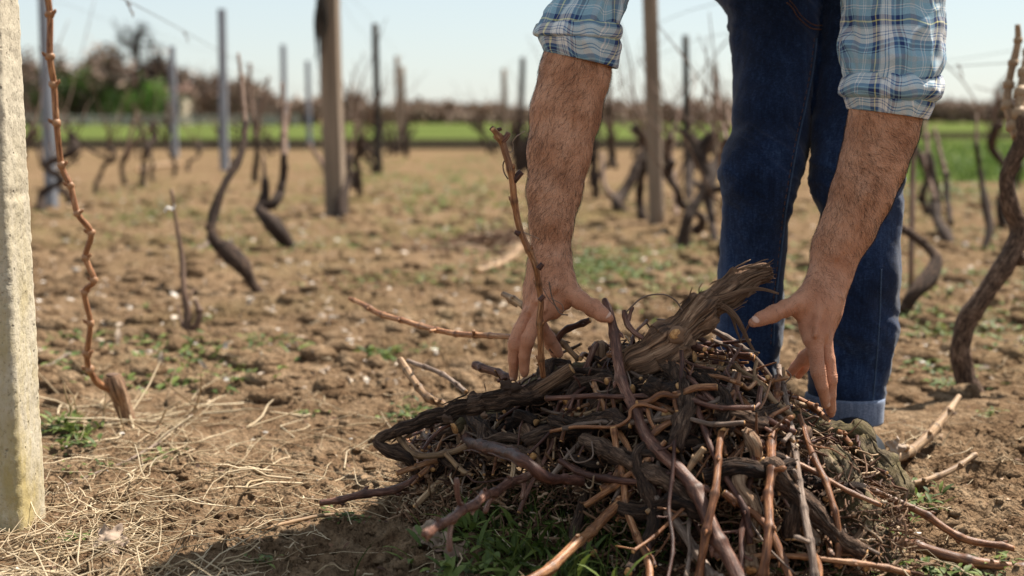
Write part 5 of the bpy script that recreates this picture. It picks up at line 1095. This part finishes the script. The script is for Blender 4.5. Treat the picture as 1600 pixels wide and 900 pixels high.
for mt, rows, lb, nd in [
 (M['cane'], ((546, 467, 3, 2.75), (575, 480, 4, 2.7), (598, 492, 4.5, 2.66), (680, 515, 4.5, 2.5), (740, 523, 4.5, 2.4), (815, 528, 4.5, 2.3)), 'long thin orange cane pointing left from the left hand above the soil', .06),
 (M['cane_pale'], ((625, 562, 5.5, 2.5), (655, 606, 6, 2.42), (672, 622, 6.5, 2.38), (712, 648, 6, 2.3)), 'pale cut cane leaning up to the left behind the crest branch', .05),
 (M['cane_grey'], ((637, 564, 3.5, 2.55), (690, 584, 4, 2.48), (728, 612, 4, 2.4)), 'thin grey cane crossing behind the pale cut cane', .05),
 (M['cane_dark'], ((500, 786, 5, 2.12), (540, 777, 5.5, 2.12), (582, 770, 6.5, 2.12), (625, 760, 6.5, 2.13), (660, 745, 7, 2.14), (700, 716, 7, 2.16)), 'dark knobbly cane lying on the sunlit soil at the left foot of the pile', .045),
 (M['cane_pale'], ((648, 792, 4.5, 2.08), (680, 760, 5.5, 2.11), (704, 738, 6, 2.13), (746, 690, 5, 2.16)), 'bleached straw-coloured cane leaning on the soil beside the dark knobbly one', .04),
 (M['cane_pale'], ((612, 672, 4, 2.12), (638, 704, 5, 2.11), (668, 713, 5, 2.11), (706, 708, 5, 2.11), (742, 690, 5, 2.12)), 'bent pale cane hanging below the long crest branch', .04),
 (M['cane_pale'], ((696, 710, 4, 2.1), (720, 734, 4, 2.08), (738, 742, 3, 2.07)), 'short pale twig pointing down right below the bent pale cane', .04),
 (M['cane'], ((620, 740, 4.5, 2.1), (670, 722, 5, 2.12), (735, 700, 5, 2.14)), 'reddish cane lying level just above the dark knobbly one', .04),
 (M['cane'], ((1338, 756, 5, 1.98), (1400, 782, 6, 1.96), (1442, 802, 6, 1.94), (1480, 826, 6, 1.92), (1522, 846, 6, 1.91), (1584, 858, 5, 1.9)), 'long reddish cane reaching right over the sunlit soil', .06),
 (M['cane'], ((1392, 846, 8, 1.92), (1440, 860, 8.5, 1.9), (1500, 872, 9, 1.88), (1560, 885, 9, 1.87), (1640, 902, 9, 1.86)), 'thick orange cane at the bottom right corner', .07),
 (M['cane'], ((1130, 872, 4, 1.82), (1200, 868, 4.5, 1.81), (1270, 872, 4.5, 1.80), (1350, 882, 5, 1.8), (1420, 896, 5, 1.8)), 'thin level cane along the bottom edge, right of the middle', .05),
 (M['cane_pale'], ((1498, 620, 5, 2.66), (1474, 655, 7, 2.6), (1440, 690, 8, 2.5), (1400, 716, 8, 2.42), (1336, 745, 8, 2.3)), 'sunlit pale cane rising to the right behind the mossy wood', .06),
 (M['cane_pale'], ((1526, 711, 4, 2.35), (1480, 738, 5, 2.3), (1448, 750, 5, 2.27), (1400, 762, 4, 2.22)), 'shorter sunlit twig below the pale cane at the right', .05),
 (M['cane_pale'], ((786, 458, 4, 2.4), (805, 470, 5, 2.36), (822, 482, 5, 2.33)), 'short cut cane tip just left of the back of the hand on the left', .04),
 (M['cane_dark'], ((862, 548, 5, 2.17), (878, 520, 5, 2.16), (902, 508, 5, 2.15), (922, 500, 4.5, 2.14)), 'dark twig under the arch of the thumb on the left', .03),
 (M['cane_dark'], ((740, 570, 6, 2.36), (770, 580, 6, 2.32), (800, 592, 5, 2.28)), 'dark knobby twig behind the fingertips of the hand on the left', .03),
 (M['cane_pale'], ((852, 515, 4, 2.2), (880, 540, 5, 2.2), (905, 560, 4, 2.19)), 'pale twig seen through the arch of the thumb on the left', .03),
]: make_cane(SURF(*rows), 'vine_cane', mt, nd, lb, group=LO, gap=.003, stubs=.2)
# the upright cane in front of the arm, with its forked top
o, p, r = make_cane(SURF((850, 588, 5, 2.07), (846, 545, 5, 2.055), (842, 500, 5, 2.04), (845, 468, 5, 2.035), (838, 420, 5, 2.025), (815, 366, 5, 2.02), (806, 320, 5.2, 2.015), (800, 282, 5.5, 2.01), (790, 240, 5.5, 2.01), (784, 218, 5.5, 2.01), (770, 202, 4, 2.0)), 'vine_cane', M['cane'], .058, 'tall upright reddish cane with a forked tip standing before the left forearm', group=LO, gap=.0025, sides=14)
for pl in (((784, 221, 5), (791, 214, 4.5), (795, 207, 4)), ((802, 284, 5), (808, 276, 5.5), (815, 268, 5)), ((772, 204, 4.5), (767, 199, 4)), ((777, 203, 3), (784, 201, 2.6)), ((843, 470, 4), (850, 462, 4)), ((812, 366, 5), (804, 362, 3)), ((841, 420, 5), (848, 412, 4))):
    w3 = np.array([[*P(a[0], a[1], 2.01), a[2]*.00092] for a in pl])
    if len(w3) == 2: w3 = np.array([w3[0], (w3[0]+w3[1])/2, w3[1]])
    q = cr(w3, n=8); b = MB(); b.tube(q[:, :3], q[:, 3], 9); e = b.build('spur', M['cane_dark']); e.parent = o
for pl, rr in (([(793, 236), (800, 238), (802, 228), (801, 222), (806, 214), (812, 210), (820, 205)], .9), ([(789, 250), (786, 258), (788, 270), (794, 280)], 1.2), ([(818, 363), (830, 368), (842, 373)], .7), ([(848, 450), (858, 468), (870, 480), (880, 487), (878, 476), (868, 470), (860, 466)], .7), ([(858, 440), (862, 462), (868, 478), (876, 490), (888, 492)], 1.2)):
    q = cr(np.array([P(a, c, 2.015+.002*math.sin(i)) for i, (a, c) in enumerate(pl)]), step=.0025); b = MB(); b.tube(q, rr*.0009, 5); e = b.build('tendril', M['cane_grey']); e.parent = o
for rows, mt, lb, kw in [
 (((704, 657, 6), (722, 680, 8.5), (750, 697, 9.5), (790, 708, 10), (822, 722, 10), (855, 745, 9), (910, 752, 8)), 'cane_dark', 'dark smooth branch sweeping down the left slope', dict(rough=.12, sides=24)),
 (((728, 645, 8), (752, 672, 9), (792, 700, 9), (832, 712, 8)), 'old', 'grey branch lying just above the dark smooth branch on the left slope', {}),
 (((912, 687, 10), (955, 707, 12), (1000, 730, 12), (1046, 756, 12), (1090, 790, 11)), 'old', 'grey split branch with a round orange cut end facing left', {}),
 (((1036, 565, 11), (1062, 595, 13), (1074, 628, 13), (1063, 664, 12), (1054, 702, 11)), 'old', 'crooked grey branch standing under the knot of the peeling trunk', {}),
 (((1010, 600, 14), (1040, 618, 15), (1062, 606, 13)), 'old', 'stout stub beside the crooked grey branch', {}),
 (((885, 628, 9), (910, 605, 12), (945, 596, 12), (985, 610, 10)), 'old', 'rough dark root lump below the crest branch', {}),
 (((1118, 640, 11), (1150, 650, 13), (1182, 655, 12), (1212, 640, 10)), 'old', 'knotty level branch behind the upright canes', {}),
 (((1236, 650, 11, 2.1), (1284, 672, 14, 2.08), (1322, 682, 16, 2.08), (1346, 694, 13, 2.08), (1348, 712, 9, 2.09)), 'old_moss', 'mossy gnarled knob right under the fingertips on the right', dict(rough=.5, knots=6, cut=False)),
 (((1340, 690, 13, 2.06), (1362, 712, 17, 2.04), (1388, 742, 18, 2.02), (1402, 772, 14, 2.0), (1404, 790, 9, 2.0)), 'old_moss', 'mossy curved stump bending down to the soil at the right end of the pile', dict(rough=.45, knots=5, cut=False)),
 (((1285, 708, 19, 1.98), (1312, 735, 24, 1.96), (1322, 778, 24, 1.94), (1342, 818, 24, 1.92), (1368, 848, 23, 1.9), (1392, 880, 17, 1.88)), 'old_moss', 'thickest mossy trunk piece with deep furrows at the lower right', dict(rough=.45, knots=7, shred=50, sides=40, step=.003, cut=False)),
 (((1230, 735, 12, 1.98), (1240, 770, 14, 1.96), (1244, 800, 12, 1.95)), 'old_moss', 'short yellowish mossy stub among the upright canes', dict(rough=.45, cut=False)),
 (((1190, 720, 11), (1230, 760, 13), (1270, 800, 13), (1310, 838, 12), (1350, 865, 10)), 'old', 'dark furrowed branch slanting down right behind the grey cane', {}),
 (((1100, 745, 10), (1150, 730, 12), (1200, 738, 11), (1240, 725, 9)), 'old', 'rough grey branch level behind the upright canes, lower middle', {}),
 (((955, 790, 8), (1005, 800, 10), (1060, 785, 10), (1100, 800, 9)), 'old', 'dark branch close to the soil above the weeds', {}),
 (((860, 655, 8), (900, 665, 10), (945, 655, 10), (985, 665, 9)), 'old', 'short rough branch in the dark centre left', {}),
 (((1090, 585, 9), (1120, 610, 11), (1135, 640, 11), (1130, 672, 9)), 'old', 'dark crooked wood right of the stout stub', {}),
]:
    kw = dict(rough=.36, shred=12, group=OLD) | kw; make_old(SURF(*rows), 'vine_branch', M[mt], lb, **kw)
b = MB(); b.blob(P(1041, 655, 1.955), (.012, .004, .011), 2, .5, 3); tag(b.build('wood_chip', M['cut']), 'bright orange chip of split wood in the middle of the pile', 'wood chip')
# twiggy bits with forks
def forked(rows_list, mt, label):
    b = MB()
    for rows in rows_list:
        q = cr(SURF(*rows), step=.003); sd = rng.random()*9; b.tube(q[:, :3], q[:, 3]*(1+.3*fbm(np.arange(len(q))*.35, sd, 0, 2)), 9)
    return tag(b.build('forked_twig', M[mt]), label, 'twig', CAN)
forked([((1148, 584, 4), (1136, 612, 5), (1118, 628, 5), (1104, 632, 4)), ((1136, 612, 4), (1140, 640, 3.5)), ((1118, 628, 4), (1126, 644, 3.5))], 'cane_grey', 'small ash-grey forked twig above the middle')
forked([((975, 485, 4, 2.08), (980, 505, 5, 2.07), (992, 520, 5, 2.06), (1015, 535, 4, 2.05)), ((988, 480, 3, 2.08), (984, 492, 3.5, 2.075), (980, 505, 4, 2.07))], 'cane_dark', 'black forked twig tips beside the thumb on the left')
forked([((1232, 655, 3), (1238, 672, 4), (1224, 690, 4)), ((1210, 648, 3), (1222, 655, 3.5), (1238, 672, 4))], 'cane_grey', 'thin grey forked twig between the upright canes')
tn = [((978, 488), (1004, 465), (1036, 460), (1056, 470), (1066, 486)), ((860, 674), (900, 667), (958, 667), (982, 655), (986, 640), (1003, 632), (1042, 643)), ((925, 575), (922, 598), (938, 612), (960, 606), (964, 588)), ((935, 645), (940, 668), (955, 660), (960, 650)), ((885, 700), (900, 722), (925, 715), (925, 690)), ((1250, 640), (1262, 690), (1300, 702), (1322, 716)), ((1225, 600), (1236, 588), (1228, 578)), ((980, 580), (985, 600), (978, 612))]
for i, pl in enumerate(tn):
    q = cr(np.array([P(a, c, (surfY(a, c) or 2.1)-.03) for a, c in pl]), step=.003); b = MB(); b.tube(q, .0012 if i != 1 else .0027, 6)
    tag(b.build('vine_tendril', M['cane' if i in (1, 5) else 'cane_grey']), ['thin dry tendril arching above the pile left of the peeling trunk', 'reddish curled tendril lying level across the dark middle', 'pale looped tendril under the crest branch', 'small tendril loop in the dark centre left', 'hooked tendril near the round orange cut end', 'wiry red tendril curving below the fingertips on the right', 'tiny curl beside the top of the grey cane', 'tiny curl beside the purple-brown cane'][i], 'tendril', 'dry tendrils on the pile')
# dead leaves
def crumpled(c, size, label, nrm=(0, 0, 1), seed=0):
    n = 26; g = np.linspace(-1, 1, n); X, Y = np.meshgrid(g, g); th = np.arctan2(Y, X); rr = np.hypot(X, Y); lim = .75+.2*np.cos(5*th)+.08*vn(th*4, seed)
    k = np.minimum(1, lim/np.maximum(rr, 1e-6)); X, Y = X*k, Y*k; Z = .55*fbm(X*1.6+seed, Y*1.6, 0, 3)+.22*np.abs(fbm(X*4+seed, Y*4, 2, 2)); nv_ = Vector(nrm).normalized(); mt = nv_.to_track_quat('Z', 'Y').to_matrix(); mt = np.array(mt)
    V = np.stack([X, Y, Z], -1).reshape(-1, 3) @ mt.T*size+np.asarray(c); i, j = np.meshgrid(np.arange(n-1), np.arange(n-1), indexing='ij'); a = (i*n+j).ravel()
    b = MB(); b.add(V, np.stack([a, a+1, a+n+1, a+n], 1)); o = b.build('dead_leaf', M['leafdry']); sm = o.modifiers.new('thickness', 'SOLIDIFY'); sm.thickness = .0006; return tag(o, label, 'leaf', 'dead vine leaves')
crumpled(G(672, 852)+[0, 0, .012], .030, 'left one of two crumpled grey leaves on the shaded soil', (.2, -.5, 1), 1); crumpled(G(706, 868)+[0, 0, .010], .026, 'right one of two crumpled grey leaves on the shaded soil', (-.3, -.4, 1), 5)
crumpled(P(1398, 700, 2.4), .024, 'dark curled leaf hanging on the sunlit pale cane at the right', (.3, -1, .2), 8); crumpled(P(1222, 690, 1.98), .022, 'reddish torn leaf between the upright canes', (.1, -1, .3), 11)
crumpled(G(175, 855)+[0, 0, .012], .028, 'grey crumpled leaf in the straw at the lower left', (0, -.5, 1), 15); crumpled(P(1272, 830, 1.84), .02, 'pale pinkish leaf behind the canes at the bottom', (0, -1, .2), 21)
# --- the rest of the pile: every piece its own object
occ = [np.zeros((1, 3))]
def tone_label(kind, p, matn, th):
    m = p.mean(0); e = p[-1]-p[0]; ln = np.linalg.norm(e); lo = 'short' if ln < (.22 if kind == 'cane' else .14) else 'long' if ln > (.33 if kind == 'cane' else .2) else 'middling'
    w_ = 'upright' if abs(e[2]) > .55*ln else 'facing viewer' if abs(e[1]) > abs(e[0])*1.6 else 'sloping right' if e[2]*e[0] < -.1*ln*ln else 'sloping left' if e[2]*e[0] > .1*ln*ln else 'level'
    reg = 'left slope' if m[0] < 0 else 'right end' if m[0] > .48 else 'right half' if m[0] > .3 else 'middle' if m[0] > .14 else 'left half'
    dep = 'front' if m[1] < 2.02 else 'back' if m[1] > 2.22 else 'heart'
    t = {'cane': 'reddish-brown', 'cane_dark': 'dark brown', 'cane_pale': 'pale straw-brown', 'cane_grey': 'grey', 'old': 'dark grey-brown', 'old_warm': 'warm brown', 'old_moss': 'mossy'}[matn]
    return f'{lo} {t} {th} {w_}, {dep} of the pile, {reg}'
def rand_piece(kind, f0, f1):
    for _ in range(60):
        x = rng.uniform(-.2, .60); yc = np.interp(x, [-.3, 0, .2, .6], [2.28, 2.18, 2.1, 2.06]); ry = np.interp(x, [-.3, -.1, .1, .3, .5, .7], [.10, .15, .22, .27, .24, .12]); y = yc+rng.uniform(-.95, .7)*ry
        if kind == 'cane': L = rng.uniform(.09, .32); a = rng.normal(-1.5+(x-.2)*.5, .6) if rng.random() < .6 else rng.uniform(-3.1, 3.1)
        else: L = rng.uniform(.09, .26); a = rng.uniform(-3.1, 3.1)
        t = np.linspace(-.5, .5, 7); X = x+np.cos(a)*L*t; Y = y+np.sin(a)*L*t; H = pile_h(X, Y); f = rng.uniform(f0, f1); Z = np.maximum(H*f, .006)
        ln = np.linspace(Z[0], Z[-1], 7); dz = max(0, (Z-ln).max()); Z = (ln+dz*.75)*.8+Z*.2 if kind == 'cane' else Z*.65+.35*(ln+dz*.5)
        Z = np.maximum(Z+rng.uniform(0, .014), .010); q = np.stack([X, Y, Z], 1); q[1:-1] += rng.normal(0, .003 if kind == 'cane' else .011, (5, 3))
        if (Z > pile_h(X, Y)+.10).any() or near_hand(q, .030 if kind == 'cane' else .036): continue
        if Z.max() > .30 or Y.min() < 1.66: continue
        # keep the open soil and weeds at the lower left free
        us = 800+FPX*X/Y; vs = 185+FPX*(CAM_H-Z)/Y
        if ((us < 930) & (vs > 770)).any() and rng.random() < .93: continue
        if (us < 620).any() or (us > 1400).any(): continue
        if f0 > .7 and ((us > 1262) & (vs > 655)).any() and rng.random() < .88: continue
        return q
    return None
def scat(kind, n, f0, f1):
    for i in range(n):
        q = rand_piece(kind, f0, f1)
        if q is None: continue
        if kind == 'cane':
            mn = rng.choice(['cane', 'cane_dark', 'cane_grey', 'cane_pale'], p=[.34, .36, .22, .08]); r = .0014+.0038*rng.random()**1.6; A = np.c_[q, np.linspace(r, r*rng.uniform(.6, 1), 7)]
            make_cane(A, 'vine_cane', M[mn], rng.uniform(.035, .06), tone_label(kind, q, mn, 'thin cane' if r < .003 else 'thick cane'), group=CAN, gap=.005, sides=9, stubs=.35)
        else:
            mn = rng.choice(['old', 'old_warm', 'old_moss'], p=[.68, .22, .10]); r = rng.uniform(.0045, .0115); A = np.c_[q, r*rng.uniform(.8, 1.2, 7)]
            make_old(A, 'vine_branch', M[mn], tone_label(kind, q, mn, 'branch piece'), group=OLD, step=.005, sides=18, rough=.34, wobble=.5)
scat('old', 70, .35, .85); scat('cane', 80, .5, .9); scat('old', 30, .78, .98); scat('cane', 125, .85, 1.06); scat('cane', 26, 1.0, 1.1)
# twig litter: countless small bits caught in the pile
b = MB(); m = 7000; x = rng.uniform(-.17, .55, m); yc = np.interp(x, [-.3, 0, .2, .6], [2.28, 2.18, 2.1, 2.06]); ry = np.interp(x, [-.3, -.1, .1, .3, .5, .7], [.12, .18, .26, .30, .26, .15]); y = yc+rng.uniform(-1, .8, m)*ry
z = np.maximum(pile_h(x, y)*rng.uniform(.3, 1.02, m), .008); d = rng.normal(size=(m, 3)); d[:, 2] *= .6; d /= np.linalg.norm(d, axis=1)[:, None]; L = (.006+.05*rng.random(m)**2.2)[:, None, None]; t = np.linspace(-.5, .5, 6)[None, :, None]
c0 = np.stack([x, y, z], 1); ok = np.linalg.norm(c0[:, None]-hand_pts[None], axis=2).min(1) > .03; side = np.cross(d, rng.normal(size=(m, 3)))
Pt = c0[:, None]+d[:, None]*L*t+side[:, None]*L*(t*t)*rng.normal(0, .8, (m, 1, 1))+rng.normal(0, .0008, (m, 6, 3)); rad = (.0005+.0016*rng.random(m)**2)[:, None]*np.array([.9, 1.2, .9, 1, 1.25, .6])[None]
batch_tubes(b, Pt[ok], rad[ok], 5)
put_blobs(b, c0[ok][:900]+rng.normal(0, .004, (min(900, ok.sum()), 3)), .001+.0035*rng.random(min(900, ok.sum()))**2, (V1, T1), 1.0, .5)
tag(b.build('twig_litter', M['litter']), kind='stuff')
b = MB(); m = 110; sel = rng.choice(np.where(ok)[0], m, replace=False); th = np.linspace(0, 1, 16)[None]; c = c0[sel]; Rr = rng.uniform(.005, .016, (m, 1)); ph = rng.random((m, 1))*6.28; tn_ = rng.uniform(3, 9, (m, 1)); ax = rng.normal(size=(m, 3)); ax /= np.linalg.norm(ax, axis=1)[:, None]; e1 = np.cross(ax, rng.normal(size=(m, 3))); e1 /= np.linalg.norm(e1, axis=1)[:, None]; e2 = np.cross(ax, e1)
Rt = Rr*(1-.6*th); Pt = c[:, None]+[0, 0, .008]+e1[:, None]*(Rt*np.cos(ph+tn_*th))[..., None]+e2[:, None]*(Rt*np.sin(ph+tn_*th))[..., None]+ax[:, None]*(th*rng.uniform(.005, .02, (m, 1)))[..., None]
batch_tubes(b, Pt, rng.uniform(.0004, .0009, (m, 1))*np.ones((1, 16)), 4); tag(b.build('curled_tendrils', M['litter']), kind='stuff')
# prunings lying on the soil further out
GRP = 'prunings lying on the vineyard soil'
def lying(rows, mt, label, node=.06):
    A = []
    for (u, v, r) in rows:
        g = G(u, v); A.append([g[0], g[1], gz(g[0], g[1])+r*g[1]/FPX+.004, r*g[1]/FPX])
    make_cane(np.array(A), 'fallen_cane', M[mt], node, label, group=GRP, gap=.008, sides=8)
lying([(745, 430, 5), (775, 422, 5), (800, 405, 6), (815, 392, 6)], 'cane_pale', 'pale bent cane on the soil just left of the forearm on the left', .08)
lying([(215, 268, 3), (250, 262, 3), (282, 258, 3)], 'cane_pale', 'pale prunings lying on the soil below the far metal posts', .1)
lying([(20, 560, 3), (60, 575, 3), (110, 562, 3)], 'cane_grey', 'thin grey cane on the soil beside the concrete post', .08)
lying([(330, 385, 3), (300, 400, 3), (282, 398, 2)], 'cane_grey', 'thin cane on the soil near the foot of the S-shaped vine', .08)
lying([(100, 745, 2), (220, 700, 2), (300, 640, 2)], 'cane_grey', 'thin dark twig in the straw at the left', .08)
lying([(410, 832, 2.5), (470, 812, 3), (520, 800, 3), (600, 790, 2)], 'cane_pale', 'pale dry stem on the soil in front of the dark knobbly cane', .09)
b = MB(); c = G(775, 385); m = 240; x = c[0]+rng.normal(0, .16, m); y = c[1]+rng.normal(0, .16, m); d = rng.normal(size=(m, 3)); d[:, 2] *= .2; d /= np.linalg.norm(d, axis=1)[:, None]; t = np.linspace(-.5, .5, 5)[None, :, None]
z = gh(x, y)+.01+.09*rng.random(m)*np.exp(-((x-c[0])**2+(y-c[1])**2)/.03); Pt = np.stack([x, y, z], 1)[:, None]+d[:, None]*rng.uniform(.06, .30, m)[:, None, None]*t+rng.normal(0, .004, (m, 5, 3)); batch_tubes(b, Pt, rng.uniform(.0015, .005, (m, 1))*np.ones((1, 5)), 5)
tag(b.build('heap_of_prunings', M['litter']), kind='stuff')
